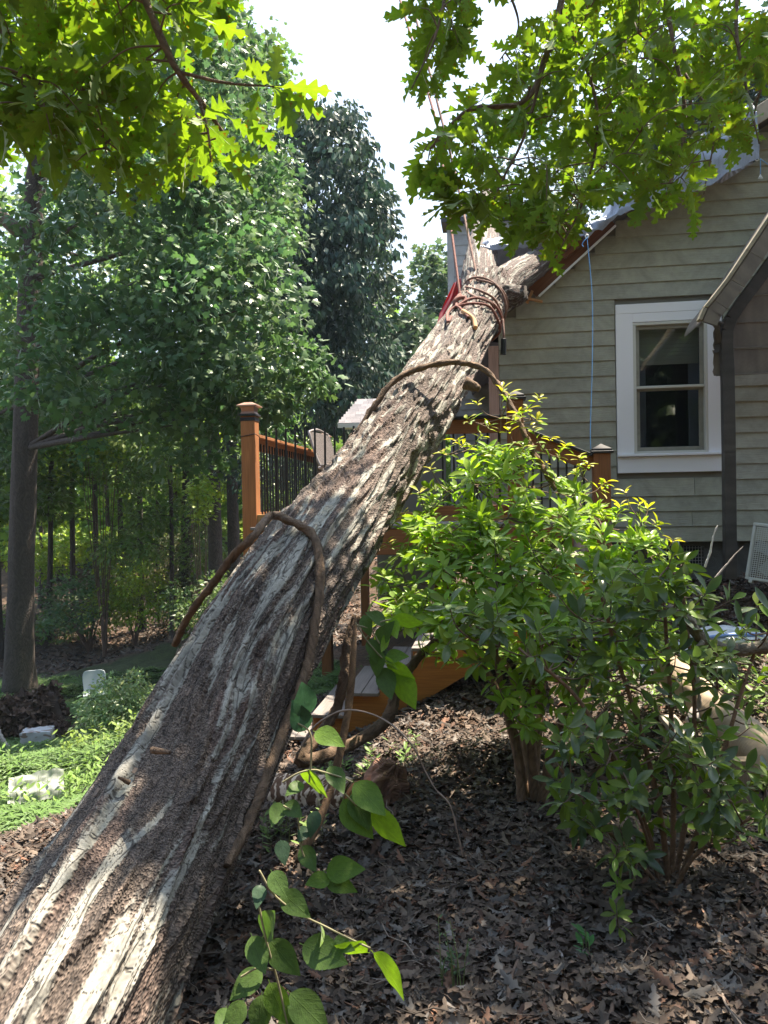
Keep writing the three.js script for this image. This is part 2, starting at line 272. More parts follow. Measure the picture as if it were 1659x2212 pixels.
const gable = (x) => x > ridgeX ? rakeTop(ridgeX) - (x - ridgeX) * slope : rakeTop(x);
const wallMat = std(RGB(0.20, 0.19, 0.16), 0.9);
{
  const s = new THREE.Shape(); s.moveTo(W.left, W.base - 0.02); s.lineTo(W.right, W.base - 0.02); s.lineTo(W.right, gable(W.right) - 0.03);
  s.lineTo(ridgeX, gable(ridgeX) - 0.03); s.lineTo(rakeB.x, rakeB.y - 0.03); s.lineTo(Math.max(rakeA.x, W.left), gable(Math.max(rakeA.x, W.left)) - 0.03); s.lineTo(W.left, gable(Math.max(rakeA.x, W.left)) - 0.05); s.closePath();
  const win = onWall(1340, 672), win2 = onWall(1552, 1010), h = new THREE.Path(); h.moveTo(win.x + 0.1, win2.y + 0.1); h.lineTo(win2.x - 0.1, win2.y + 0.1); h.lineTo(win2.x - 0.1, win.y - 0.1); h.lineTo(win.x + 0.1, win.y - 0.1); h.closePath(); s.holes.push(h);
  const wall = mesh('wall', new THREE.ExtrudeGeometry(s, { depth: 0.12, bevelEnabled: false }).translate(0, 0, -0.13), wallMat, house);
  // lapped boards, each its own piece
  const tones = [RGB(0.365, 0.362, 0.285), RGB(0.34, 0.342, 0.27), RGB(0.38, 0.374, 0.295), RGB(0.355, 0.352, 0.285)].map((c) => std(c, 0.62, { map: T.blotch, bumpMap: T.emboss, bumpScale: 0.0025 }));
  const R = rng(3), e = 0.163;
  const wl = onWall(1328, 700).x, wr = onWall(1562, 900).x, wt = onWall(1440, 655).y, wb = onWall(1440, 1016).y;
  const plank = (x0, x1, y) => {
    if (x1 - x0 < 0.05) return;
    const x = (x0 + x1) / 2, t = 0.014, g = bx(x1 - x0, e + 0.028, t, 0, 0, 0, 0.003); g.rotateX(-0.085); g.translate(x, y + e / 2, 0.012);
    mesh('plank', g, tones[Math.floor(R() * 4)], wall);
  };
  for (let y = W.base; y < gable(ridgeX) - e; y += e) {
    let x0 = W.left, x1 = W.right; const top = y + e;
    if (top > gable(W.left)) x0 = Math.max(x0, top < rakeB.y ? rakeA.x + (top - rakeA.y) * (rakeB.x - rakeA.x) / (rakeB.y - rakeA.y) : rakeB.x + (top - rakeB.y) / slope);
    if (top > gable(W.right)) x1 = ridgeX + (gable(ridgeX) - top) / slope;
    if (top > wb + 0.02 && y < wt - 0.02) { plank(x0, wl - 0.004, y); plank(wr + 0.004, x1, y); } else if (R() < 0.5) { const c = lerp(x0, x1, 0.25 + 0.5 * R()); plank(x0, c - 0.0015, y); plank(c + 0.0015, x1, y); } else plank(x0, x1, y);
  }
  // foundation and corner board
  const fl = W.left + 0.02;
  const ventC = onWall(1480, 1205);
  const fm = [bx(ventC.x - 0.2 - fl, 1.6, 0.1, (fl + ventC.x - 0.2) / 2, W.base - 0.82, -0.1, 0), bx(W.right - ventC.x - 0.2, 1.6, 0.1, (ventC.x + 0.2 + W.right) / 2, W.base - 0.82, -0.1, 0), bx(0.4, W.base - 0.02 - ventC.y - 0.12, 0.1, ventC.x, (W.base - 0.02 + ventC.y + 0.12) / 2, -0.1, 0), bx(0.4, 1, 0.1, ventC.x, ventC.y - 0.62, -0.1, 0)];
  mesh('foundation', fm, M.foundation, house);
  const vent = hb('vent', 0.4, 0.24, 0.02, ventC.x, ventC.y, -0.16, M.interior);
  const bars = []; for (let i = -6; i <= 6; i++) bars.push(bx(0.004, 0.24, 0.004, ventC.x + i * 0.03, ventC.y, -0.06, 0)); for (let i = -3; i <= 3; i++) bars.push(bx(0.4, 0.004, 0.004, ventC.x, ventC.y + i * 0.034, -0.056, 0));
  mesh('grille', bars, std(RGB(0.3, 0.3, 0.29), 0.5), vent);
  hb('corner_board', 0.11, 2.35, 0.03, W.left - 0.058, W.base + 0.98, 0.012, std(RGB(0.5, 0.33, 0.26), 0.7, { map: T.grain }));
  hb('side_wall', 0.1, 3.9, 6, W.left - 0.053, W.base + 0.2, -3.02, wallMat, house, 0);
}
{ // the window
  const o = onWall(1328, 661), b = onWall(1560, 1018), wi = mesh('window', bx(b.x - o.x, 0.1, 0.036, (o.x + b.x) / 2, o.y - 0.05, 0.03), M.trim, house);
  const cas = 0.175, w = b.x - o.x, h = o.y - b.y;
  hb('trim', cas, h - 0.1 - 0.2, 0.034, o.x + cas / 2, (o.y - 0.1 + b.y + 0.2) / 2, 0.03, M.trim, wi); hb('trim', cas - 0.03, h - 0.1 - 0.2, 0.034, b.x - cas / 2 + 0.015, (o.y - 0.1 + b.y + 0.2) / 2, 0.03, M.trim, wi);
  hb('trim', w - 2 * cas + 0.03, 0.095, 0.034, (o.x + b.x) / 2 + 0.015, o.y - 0.1485, 0.029, M.trim, wi);
  hb('sill', w + 0.004, 0.028, 0.075, (o.x + b.x) / 2, b.y + 0.19, 0.045, M.trim, wi); hb('apron', w - 0.004, 0.172, 0.03, (o.x + b.x) / 2, b.y + 0.087, 0.028, M.trim, wi);
  const L = o.x + cas, Rr = b.x - cas + 0.03, Tp = o.y - 0.2, Bt = b.y + 0.2, cw = Rr - L, cy = (Tp + Bt) / 2, fr = 0.03;
  const rect = (x0, x1, y0, y1, t, d, z) => [bx(x1 - x0, t, d, (x0 + x1) / 2, y1 - t / 2, z), bx(x1 - x0, t, d, (x0 + x1) / 2, y0 + t / 2, z), bx(t, y1 - y0 - 2 * t - 0.001, d, x0 + t / 2, (y0 + y1) / 2, z), bx(t, y1 - y0 - 2 * t - 0.001, d, x1 - t / 2, (y0 + y1) / 2, z)];
  mesh('frame', rect(L, Rr, Bt, Tp, fr, 0.09, 0.0), M.sashLight, wi);
  mesh('sash', rect(L + fr, Rr - fr, cy - 0.01, Tp - fr, 0.04, 0.03, -0.005), M.sash, wi);
  mesh('sash', rect(L + fr, Rr - fr, Bt + fr, cy + 0.022, 0.045, 0.03, -0.037), M.sash, wi);
  hb('meeting_rail', cw - 2 * fr, 0.026, 0.022, (L + Rr) / 2, cy + 0.01, 0.022, M.sashLight, wi);
  hb('pane', cw - 2 * fr - 0.07, Tp - cy - fr - 0.06, 0.004, (L + Rr) / 2, (Tp + cy) / 2 - 0.02, -0.006, M.glass, wi, 0); hb('pane', cw - 2 * fr - 0.08, cy - Bt - fr - 0.05, 0.004, (L + Rr) / 2, (Bt + cy) / 2 + 0.02, -0.038, M.glass, wi, 0);
  for (let i = 0; i < 9; i++) { const g = bx(cw - 0.1, 0.05, 0.004, 0, 0, 0, 0); g.rotateX(0.5); g.translate((L + Rr) / 2, Tp - 0.07 - i * 0.042, -0.12); mesh('blind_slat', g, M.blind, wi); }
  hb('curtain', 0.14, Tp - Bt, 0.02, L + 0.1, cy, -0.2, M.screen, wi); hb('curtain', 0.12, Tp - Bt, 0.02, Rr - 0.08, cy, -0.2, M.screen, wi);
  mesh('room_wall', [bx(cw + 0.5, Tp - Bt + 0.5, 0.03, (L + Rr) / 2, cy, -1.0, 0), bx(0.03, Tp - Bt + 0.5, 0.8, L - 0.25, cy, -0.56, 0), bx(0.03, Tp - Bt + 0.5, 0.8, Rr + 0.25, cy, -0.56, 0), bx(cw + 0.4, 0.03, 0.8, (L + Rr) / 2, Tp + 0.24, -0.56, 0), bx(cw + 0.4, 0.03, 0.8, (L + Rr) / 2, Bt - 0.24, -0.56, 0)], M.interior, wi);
}
{ // roof: the sound slope right of the break, the sagging end by the tree, rake boards
  const D = 7.5, o = 0.32, slab = (x0, y0, x1, y1, t, name, mat, z1 = o) => mesh(name, new THREE.ExtrudeGeometry(new THREE.Shape([[x0, y0], [x1, y1], [x1, y1 + t], [x0, y0 + t]].map((p) => new THREE.Vector2(...p))), { depth: D + z1, bevelEnabled: false }).translate(0, 0, -D), mat, house);
  slab(rakeB.x, rakeB.y, ridgeX, gable(ridgeX), 0.14, 'roof', M.roofing); slab(ridgeX + 0.003, gable(ridgeX), W.right + 0.4, gable(W.right + 0.4), 0.14, 'roof', M.roofing);
  mesh('broken_roof', new THREE.ExtrudeGeometry(new THREE.Shape([[rakeA.x - 0.5, rakeA.y - 0.42], [rakeB.x - 0.004, rakeB.y], [rakeB.x - 0.004, rakeB.y + 0.13], [rakeA.x + 0.3, rakeA.y + 0.36], [rakeA.x - 0.55, rakeA.y - 0.2]].map((p) => new THREE.Vector2(...p))), { depth: D, bevelEnabled: false }).translate(0, 0, -D + 0.05), M.roofing, house);
  const P = (u, v, z) => onWall(u, v, z);
  const rk = (a, b, w, h, m, n) => mesh(n, beam(a, b, w, h), m, house);
  rk(V(rakeB.x + 0.05, rakeB.y + 0.06, o + 0.013), V(ridgeX, gable(ridgeX) + 0.06, o + 0.013), 0.024, 0.16, std(RGB(0.42, 0.36, 0.29), 0.6, { map: T.blotch }), 'rake_board');
  rk(P(1322, 478, 0.16), P(1150, 632, 0.14), 0.02, 0.13, M.brokenWood, 'broken_rake_board'); rk(P(1330, 487, 0.2), P(1164, 640, 0.17), 0.02, 0.022, M.trim, 'drip_edge');
  rk(P(1252, 500, 0.1), P(1150, 590, 0.05), 0.04, 0.12, M.rawWood, 'snapped_rafter'); rk(P(1212, 525, 0.02), P(1140, 566, -0.2), 0.04, 0.1, M.rawWood, 'snapped_rafter');
  rk(P(1258, 520, 0.24), P(1216, 556, 0.22), 0.03, 0.05, M.brokenWood, 'splinter'); rk(P(1120, 640, 0.24), P(1172, 652, 0.26), 0.05, 0.022, M.rawWood, 'splinter'); rk(P(1150, 628, 0.2), P(1138, 655, 0.22), 0.02, 0.03, M.rawWood, 'splinter');
  hb('attic', 1.6, 1.2, 0.05, P(1160, 560).x + 0.1, P(1160, 560).y - 0.1, -0.9, M.interior);
}
{ // the wing behind, left of the broken roof
  const P0 = at(985, 560, 12.2), wg = thing('house_wing', 'two storey clapboard wing rising behind the roped end of the trunk', 'house wing', V(P0.x, 0, P0.z), YAW);
  const q = (u, v) => wg.worldToLocal(onPlane(u, v, P0, HN)), a = q(968, 487), xr = a.x + 1.6, e = 0.163;
  const yb = q(985, 1150).y, wall = mesh('wall', bx(1.6, a.y - yb, 0.3, a.x + 0.8, (a.y + yb) / 2, -0.17, 0), wallMat, wg);
  const mt = std(RGB(0.27, 0.275, 0.265), 0.65, { map: T.blotch, bumpMap: T.emboss, bumpScale: 0.0025 });
  for (let y = yb; y < a.y - 0.05; y += e) { const g = bx(1.55, e + 0.025, 0.014, 0, 0, 0, 0.003); g.rotateX(-0.085); g.translate(a.x + 0.85, y + e / 2, 0); mesh('plank', g, mt, wall); }
  mesh('corner_board', bx(0.1, a.y - yb, 0.04, a.x + 0.03, (a.y + yb) / 2, 0.012), mt, wg);
  mesh('coping', bx(1.75, 0.07, 0.5, a.x + 0.77, a.y + 0.036, -0.1), M.capBlack, wg);
  mesh('chimney', bx(0.42, 0.34, 0.4, q(1010, 475).x, a.y + 0.24, -0.3), std(RGB(0.55, 0.56, 0.6), 0.6), wg);
  mesh('side_wall', bx(0.2, a.y - yb, 3, a.x + 0.1, (a.y + yb) / 2, -1.85, 0), wallMat, wg);
}
// tarp over the broken roof
const tarpTex = tex(256, 256, (x, y, c) => { const f = 0.9 + 0.1 * tn(x, y, 20, 3, 3), g = ((x * 64) % 1 < 0.14 || (y * 64) % 1 < 0.14) ? 0.93 : 1; c[0] = f * g; c[1] = f * g; c[2] = f * g; }, { rep: [1, 1] });
const tarpMat = new THREE.MeshPhysicalMaterial({ color: RGB(0.36, 0.42, 0.56), roughness: 0.34, transmission: 0.12, thickness: 0, side: THREE.DoubleSide, map: tarpTex, clearcoat: 0.3, clearcoatRoughness: 0.25, bumpMap: T.fine, bumpScale: 0.004 });
{
  const t = thing('tarp', 'silvery blue plastic tarp spread over the broken roof edge', 'tarp', houseO, YAW);
  const edge = [[1035, 552], [1075, 538], [1130, 532], [1180, 520], [1230, 512], [1268, 507], [1310, 486], [1350, 462], [1420, 440], [1500, 412], [1560, 385], [1600, 362], [1640, 344]];
  const P = edge.map(([u, v], i) => onWall(u, v, 0.42 + 0.03 * Math.sin(i * 2))), n = 60, m = 40, pos = [], uv = [], idx = [], c = new THREE.CatmullRomCurve3(P, false, 'centripetal');
  const up = (x) => gable(Math.max(x, rakeB.x)) + 0.17;
  for (let i = 0; i <= n; i++) {
    const e = c.getPoint(i / n);
    for (let j = 0; j <= m; j++) {
      const s = j / m; let x, y, z;
      const topY = e.x < rakeB.x ? lerp(e.y + 0.10, rakeB.y - 0.1, clamp((e.x - P[0].x) / (rakeB.x - P[0].x), 0, 1)) : up(e.x);
      if (s < 0.3) { const k = s / 0.3; x = e.x - 0.06 * k * (1 - clamp((e.x - rakeC.x + 1) / 1, 0, 1)); y = lerp(e.y, Math.max(topY, e.y + 0.06), k); z = lerp(e.z, 0.36, k) + 0.03 * Math.sin(k * 3.14) ; }
      else { const k = (s - 0.3) / 0.7; x = e.x - 0.06 - 0.5 * k * (e.x < rakeB.x ? 1 : 0.2); y = Math.max(topY, e.y + 0.06) + 0.02 - 0.15 * k * (e.x < rakeB.x ? 1 : 0); z = 0.36 - k * 4.5; }
      const wr = 0.02 * noise(x * 5 + j * 0.08, y * 5, z * 2) + 0.012 * noise(x * 14, y * 9, z * 5); pos.push(x, y + wr, z + wr * (s < 0.3 ? 1.2 : 0.2)); uv.push(i / n * 4, s * 5);
    }
  }
  for (let i = 0; i < n; i++) for (let j = 0; j < m; j++) { const k = i * (m + 1) + j; idx.push(k, k + m + 1, k + 1, k + 1, k + m + 1, k + m + 2); }
  const g = new THREE.BufferGeometry(); g.setAttribute('position', new THREE.Float32BufferAttribute(pos, 3)); g.setAttribute('uv', new THREE.Float32BufferAttribute(uv, 2)); g.setIndex(idx); g.computeVertexNormals();
  mesh('sheet', g, tarpMat, t);
  // corner hanging on the wall, with its dark patch and eyelet
  const A = onWall(1640, 344, 0.1), pl = [], q = [[1640, 344], [1596, 372], [1560, 395], [1530, 395], [1560, 330], [1600, 300], [1628, 318]];
  const pts = q.map(([u, v]) => onWall(u, v, 0.12)), tri = [], cen = onWall(1575, 352, 0.2);
  for (let i = 0; i < pts.length; i++) for (let k = 0; k < 6; k++) {
    const a = pts[i].clone().lerp(pts[(i + 1) % pts.length], k / 6), b = pts[i].clone().lerp(pts[(i + 1) % pts.length], (k + 1) / 6); a.z += k % 2 ? 0.012 : 0; b.z += k % 2 ? 0 : 0.012; tri.push(a, b, cen);
  }
  const cg = new THREE.BufferGeometry().setFromPoints(tri); cg.computeVertexNormals(); cg.setAttribute('uv', new THREE.Float32BufferAttribute(new Float32Array(tri.length * 2), 2)); mesh('hanging_corner', cg, tarpMat, t);
  const dk = new THREE.Shape(); const c0 = onWall(1641, 343, 0.14), c1 = onWall(1632, 334, 0.14), c2 = onWall(1626, 352, 0.14); dk.moveTo(c0.x, c0.y); dk.lineTo(c1.x, c1.y); dk.lineTo(c2.x, c2.y); dk.closePath();
  mesh('corner_patch', new THREE.ExtrudeGeometry(dk, { depth: 0.006, bevelEnabled: false }).translate(0, 0, 0.14), std(RGB(0.02, 0.025, 0.05), 0.6), t);
  for (const [u, v, z] of [[1635, 344, 0.152], [1268, 511, 0.45]]) { const p = onWall(u, v, z); mesh('eyelet', new THREE.TorusGeometry(0.016, 0.006, 8, 18).translate(p.x, p.y, p.z), std(RGB(0.8, 0.8, 0.78), 0.3, { metalness: 0.5 }), t); }
}
const cordMat = std(RGB(0.06, 0.25, 0.55), 0.6);
{
  const a = at(1268, 512, 7.65), b = at(1276, 970, 7.02);
  const c = thing('hanging_cord', 'thin blue cord hanging from the tarp to the black capped post', 'cord', a);
  const L = (p) => c.worldToLocal(p.clone());
  mesh('cord', sweep([L(a), L(at(1279, 640, 7.5)), L(at(1279, 800, 7.25)), L(at(1275, 940, 7.05)), L(b)], 0.0032, { radial: 6, seg: 30 }), cordMat, c);
  mesh('knot', sweep([L(a).add(V(0.01, 0.0, 0)), L(a).add(V(-0.03, -0.04, 0.01)), L(a).add(V(-0.05, -0.07, 0)), L(a).add(V(-0.04, -0.1, 0.01))], 0.004, { radial: 6, seg: 10 }), cordMat, c);
  const d = at(1640, 345, 7.4), s = thing('tie_cord', 'short frayed tie cord on the black corner eyelet of the tarp', 'cord', d);
  mesh('cord', sweep([V(0, 0, 0.02), V(0.002, -0.07, 0.02), V(0, -0.15, 0.02)], 0.003, { radial: 6, seg: 8 }), cordMat, s); mesh('cord', sweep([V(0, 0, 0.02), V(0.08, -0.06, 0.02), V(0.2, -0.14, 0.02)], 0.003, { radial: 6, seg: 8 }), cordMat, s);
  mesh('frayed_end', [0, 1, 2, 3].map((i) => sweep([V(0, -0.15, 0.02), V((i - 1.5) * 0.015, -0.19, 0.02)], 0.0025, { radial: 5, seg: 2 })), std(RGB(0.6, 0.65, 0.7), 0.8), s);
}
// red cloth hanging beside the roped end of the trunk
{
  const c = thing('red_cloth', 'red fabric bunched behind the trunk under its ropes', 'cloth', at(975, 690, 8.6));
  const rows = [[980, 612, 1003, 596], [964, 646, 1010, 640], [950, 676, 1010, 680], [942, 706, 1005, 715], [936, 734, 990, 745]], pos = [], idx = [], n = 14;
  rows.forEach(([u0, v0, u1, v1], r) => { for (let i = 0; i <= n; i++) { const k = i / n, p = c.worldToLocal(at(lerp(u0, u1, k), lerp(v0, v1, k), 8.6 + 0.10 * Math.sin(k * 14 + r) + 0.3 * k)); pos.push(p.x, p.y, p.z); } });
  for (let r = 0; r < rows.length - 1; r++) for (let i = 0; i < n; i++) { const k = r * (n + 1) + i; idx.push(k, k + n + 1, k + 1, k + 1, k + n + 1, k + n + 2); }
  const g = new THREE.BufferGeometry(); g.setAttribute('position', new THREE.Float32BufferAttribute(pos, 3)); g.setIndex(idx); g.computeVertexNormals();
  mesh('cloth', g, new THREE.MeshPhysicalMaterial({ color: RGB(0.62, 0.02, 0.03), roughness: 0.9, transmission: 0.5, thickness: 0, side: THREE.DoubleSide, sheen: 0.3 }), c);
}
// ---------------------------------------------------------------- the carport at the right
{
  const pb = at(1576, 1195, 7.3); const cp = thing('carport', 'brown metal carport with torn panel and bent post against the house', 'carport', V(pb.x, 0, pb.z), YAW);
  const N = HN, pl = V(pb.x, 0, pb.z), q = (u, v, out = 0) => cp.worldToLocal(onPlane(u, v, pl.clone().addScaledVector(N, out), N));
  const steel = std(RGB(0.085, 0.08, 0.075), 0.5, { metalness: 0.3, map: T.stain }), panelM = std(RGB(0.20, 0.175, 0.15), 0.55, { map: T.stain }), edgeM = std(RGB(0.36, 0.33, 0.25), 0.6, { map: T.stain });
  const path = [[1577, 1250], [1574, 980], [1571, 800], [1568, 745], [1569, 715], [1577, 690], [1600, 655], [1640, 602], [1700, 518], [1800, 378]].map(([u, v]) => q(u, v, 0));
  for (let i = 0; i < path.length - 1; i++) mesh(i < 3 ? 'post' : 'roof_bow', beam(path[i].clone(), path[i + 1].clone().lerp(path[i], -0.02), 0.1, 0.105), steel, cp);
  // gable panel hanging below the bow: sheets with rolled ribs, torn at the left end
  const py = (u) => 812 - (u - 1540) * 0.04;
  const rows = [[812, 757], [755, 701], [699, 640], [638, 585], [583, 530], [528, 470]];
  rows.forEach(([v0, v1], i) => {
    const left = (v) => v > 700 ? 1538 + 4 * Math.sin(v) : 1566 + (700 - v) * 0.74, s = new THREE.Shape(), R = 1820, P = (u, v) => { const p = q(u, v, -0.12); return [p.x, p.y]; };
    s.moveTo(...P(left(v0), py(1540) - 812 + v0)); for (let k = 1; k < 6; k++) s.lineTo(...P(left(lerp(v0, v1, k / 6)) + (v0 > 700 && k % 2 ? 5 : 0), lerp(v0, v1, k / 6)));
    s.lineTo(...P(left(v1), v1)); s.lineTo(...P(R, v1 - 12)); s.lineTo(...P(R, v0 - 12)); s.closePath();
    mesh('panel', new THREE.ExtrudeGeometry(s, { depth: 0.006, bevelEnabled: false }).translate(0, 0, -0.12 + (i % 2) * 0.008), panelM, cp);
    const a = q(left(v0) + 4, v0 - 1, -0.1), b = q(R, v0 - 13, -0.1); mesh('rib', beam(a, b, 0.012, 0.014), panelM, cp);
  });
  // roof sheets: their underside and the mossy front edge
  const run = [[1519, 694], [1530, 668], [1545, 650], [1580, 605], [1620, 545], [1665, 478], [1740, 366], [1830, 230]].map(([u, v]) => q(u, v, 0.5));
  for (let i = 0; i < run.length - 1; i++) {
    const a = run[i], b = run[i + 1], g = (o0, o1, t) => { const s = new THREE.Shape([[a.x, a.y], [b.x, b.y], [b.x, b.y + t], [a.x, a.y + t]].map((p) => new THREE.Vector2(...p))); return new THREE.ExtrudeGeometry(s, { depth: o1 - o0, bevelEnabled: false }).translate(0, 0, o0); };
    mesh('roof_sheet', g(-0.18, 0.495, 0.02), panelM, cp);
    const nx = -(b.y - a.y), ny = b.x - a.x, nl = Math.hypot(nx, ny); mesh('edge_trim', beam(V(a.x + nx / nl * 0.03, a.y + ny / nl * 0.03, 0.47), V(b.x + nx / nl * 0.03, b.y + ny / nl * 0.03, 0.47), 0.1, 0.03), edgeM, cp); mesh('fascia', beam(V(a.x - nx / nl * 0.06, a.y - ny / nl * 0.06, 0.5), V(b.x - nx / nl * 0.06, b.y - ny / nl * 0.06, 0.5), 0.012, 0.13), panelM, cp);
  }
  mesh('torn_flap', [beam(q(1530, 692, 0.3), q(1552, 700, 0.1), 0.1, 0.02), beam(q(1548, 700, 0.05), q(1556, 742, 0.0), 0.05, 0.02), beam(q(1552, 742, 0.0), q(1548, 762, 0.02), 0.06, 0.01)], steel, cp);
}
// ---------------------------------------------------------------- the fallen tree
const trunkSpec = [[200, 2070, 2.7, 0.352], [400, 1695, 3.3, 0.332], [605, 1312, 4.0, 0.308], [790, 1047, 5.0, 0.276], [900, 885, 5.65, 0.258], [985, 752, 6.6, 0.238], [1040, 662, 7.3, 0.232], [1062, 622, 7.6, 0.235]];
const trunkP = trunkSpec.map(([u, v, d]) => at(u, v, d));
trunkP.unshift(trunkP[0].clone().addScaledVector(trunkP[1].clone().sub(trunkP[0]).normalize(), -1.5));
const trunkR = [0.40, ...trunkSpec.map((s) => s[3])];
const trunkCurve = new THREE.CatmullRomCurve3(trunkP, false, 'centripetal');
const trunkFrames = [];
// bark: pale flat plates running along the trunk between rough brown furrows; returns [plate 0..1, height 0..1, fine]
function barkAt(a, l, r) {
  const cx = Math.cos(a) * 0.32, cy = Math.sin(a) * 0.32, small = smoothstep(l, 3.4, 6.0); // the plates shorten towards the top
  const wx = 0.034 * noise(cx * 3, cy * 3, l * 1.1), wy = 0.034 * noise(cx * 3 + 9, cy * 3, l * 1.1), tw = 0.10 * l + 0.09 * noise(l * 0.5, 3, 1), ca = Math.cos(a + tw) * 0.32 + wx, sa = Math.sin(a + tw) * 0.32 + wy;
  const f = lerp(14.5, 14, small), g = lerp(0.62, 1.8, small);
  const n = noise(ca * f, sa * f, l * g) * 0.8 + 0.38 * noise(ca * 28, sa * 28, l * 1.6 + 5) + 0.12 * noise(ca * 50, sa * 50, l * 6);
  const plate = smoothstep(n, lerp(0.04, -0.02, small), lerp(0.5, 0.36, small));
  const ragged = 0.6 * noise(cx * 50, cy * 50, l * 26) + 0.5 * noise(cx * 100, cy * 100, l * 75), fine = noise(cx * 130, cy * 130, l * 95);
  const fibre = Math.abs(noise(ca * 34, sa * 34, l * 3.2)), crack = fibre < 0.10 ? 1 - fibre / 0.10 : Math.abs(noise(cx * 10, cy * 10, l * 12)) < 0.025 ? 0.8 : 0;
  return [clamp(plate + (plate > 0.03 && plate < 0.97 ? ragged * 0.5 : 0), 0, 1), n, ragged, fine, crack];
}
{
  const t = thing('fallen_tree', 'huge fallen oak trunk leaning on the crushed roof, bound with ropes', 'fallen tree', trunkP[0]);
  const loc = (p) => t.worldToLocal(p.clone());
  const TW = 1024, TH = 2048, L = trunkCurve.getLength(), col = new Uint8Array(TW * TH * 4), hgt = new Uint8Array(TW * TH * 4);
  for (let y = 0; y < TH; y++) for (let x = 0; x < TW; x++) {
    const a = x / TW * 6.28319, l = y / TH * L, [p, n, rg, fi, cr] = barkAt(a, l, 0.3), i = (y * TW + x) * 4;
    const moss = smoothstep(noise(Math.cos(a) * 1.2, Math.sin(a) * 1.2, l * 0.7 + 3), 0.1, 0.6), up = smoothstep(l, 4.2, 6.5);
    const lich = 0.05 * noise(Math.cos(a) * 2 + 4, Math.sin(a) * 2, l * 1.1), pale = [0.565 + 0.06 * rg + lich, 0.56 + 0.06 * rg + lich, 0.525 + 0.06 * rg + lich], br = [0.345 + 0.11 * rg + 0.11 * fi + 0.06 * up, 0.302 + 0.10 * rg + 0.10 * fi + 0.06 * up, 0.272 + 0.09 * rg + 0.09 * fi + 0.07 * up];
    const dk = (1 - 0.45 * cr) * (1 + 0.14 * noise(Math.cos(a) * 5, Math.sin(a) * 5, l * 3.5)), k = p * (1 - 0.35 * cr) * (0.88 + 0.12 * fi), red = 0.018 * moss * (1 - p);
    for (let c = 0; c < 3; c++) col[i + c] = clamp(dk * lerp(br[c] + (c === 0 ? red : 0), pale[c], k), 0, 1) * 255; col[i + 3] = 255;
    hgt[i] = hgt[i + 1] = hgt[i + 2] = clamp(0.3 + 0.36 * p * (1 - 0.5 * cr) - 0.16 * cr + (1 - p) * (0.25 * rg + 0.18 * fi) + 0.04 * fi, 0, 1) * 255; hgt[i + 3] = 255;
  }
  const dt = (d, s) => { const q = new THREE.DataTexture(d, TW, TH, THREE.RGBAFormat); q.wrapS = THREE.RepeatWrapping; q.magFilter = THREE.LinearFilter; if (s) q.colorSpace = THREE.SRGBColorSpace; q.needsUpdate = true; return q; };
  const barkM = std(0xffffff, 0.92, { map: dt(col, true), bumpMap: dt(hgt), bumpScale: 0.02 });
  const knots = [[0.335, 5.2, 0.05, 0.05]];
  const g = sweep(trunkP.map(loc), trunkR, { radial: 420, seg: 820, unit: true, frames: trunkFrames, disp: (a, l, r) => { const [p, n, rg] = barkAt(a, l, r); return r * 0.055 * (p - 0.5) + r * 0.01 * rg * (1 - p) + 0.05 * r * noise(Math.cos(a) * 0.8, Math.sin(a) * 0.8, l * 0.55) + r * 0.03 * n; } });
  for (const f of trunkFrames) f.p.add(trunkP[0]);
  mesh('trunk', g, barkM, t);
  const end = trunkP.at(-1), limb = (pts, rr, seed) => mesh('limb', sweep(pts.map(loc), rr, { radial: 60, seg: 60, unit: true, disp: (a, l, r) => { const [p, , rg] = barkAt(a, l + seed, r); return r * 0.07 * (p - 0.5) + r * 0.03 * rg; } }), upperM, t);
  // the limbs' bark is the upper trunk's
  const crop = (src) => { const q = new Uint8Array(512 * 512 * 4); for (let y = 0; y < 512; y++) for (let x = 0; x < 512; x++) for (let c = 0; c < 4; c++) q[(y * 512 + x) * 4 + c] = src[((TH - 520 + y) * TW + x * 2) * 4 + c]; const z = new THREE.DataTexture(q, 512, 512, THREE.RGBAFormat); z.wrapS = THREE.RepeatWrapping; z.wrapT = THREE.MirroredRepeatWrapping; z.magFilter = THREE.LinearFilter; z.needsUpdate = true; return z; };
  const cm = crop(col), cb = crop(hgt); cm.colorSpace = THREE.SRGBColorSpace; const upperM = std(0xffffff, 0.92, { map: cm, bumpMap: cb, bumpScale: 0.02 });
  limb([at(1035, 672, 7.25), at(1037, 630, 7.6), at(1036, 590, 7.9), at(1040, 550, 8.3), at(1050, 500, 9.0), at(1056, 455, 9.8), at(1060, 425, 10.4)], [0.16, 0.19, 0.178, 0.17, 0.16, 0.15, 0.14], 1);
  limb([at(1050, 668, 7.3), at(1075, 637, 7.55), at(1105, 606, 7.75), at(1142, 580, 8.0), at(1190, 545, 8.5), at(1250, 500, 9.3)], [0.17, 0.19, 0.175, 0.155, 0.13, 0.1], 3);
  mesh('broken_stub', sweep([at(1085, 640, 7.35), at(1115, 638, 7.3), at(1136, 634, 7.25)].map(loc), [0.12, 0.10, 0.055], { radial: 28, seg: 20, unit: true, disp: (a, l, r, k) => 0.02 * noise(Math.cos(a) * 3, Math.sin(a) * 3, l * 9) + (k > 0.85 ? 0.02 * noise(a * 4, 2, 1) : 0) }), upperM, t);
  // small stubs and bark flakes that stand off the trunk
  const stub = (u, v, d, dir, len, r) => { const p = at(u, v, d); mesh('stub', sweep([loc(p), loc(p.clone().addScaledVector(dir, len * 0.5)), loc(p.clone().addScaledVector(dir, len))], [r, r * 0.8, r * 0.5], { radial: 10, seg: 6, disp: rough(r * 0.3, 12) }), M.vine, t); };
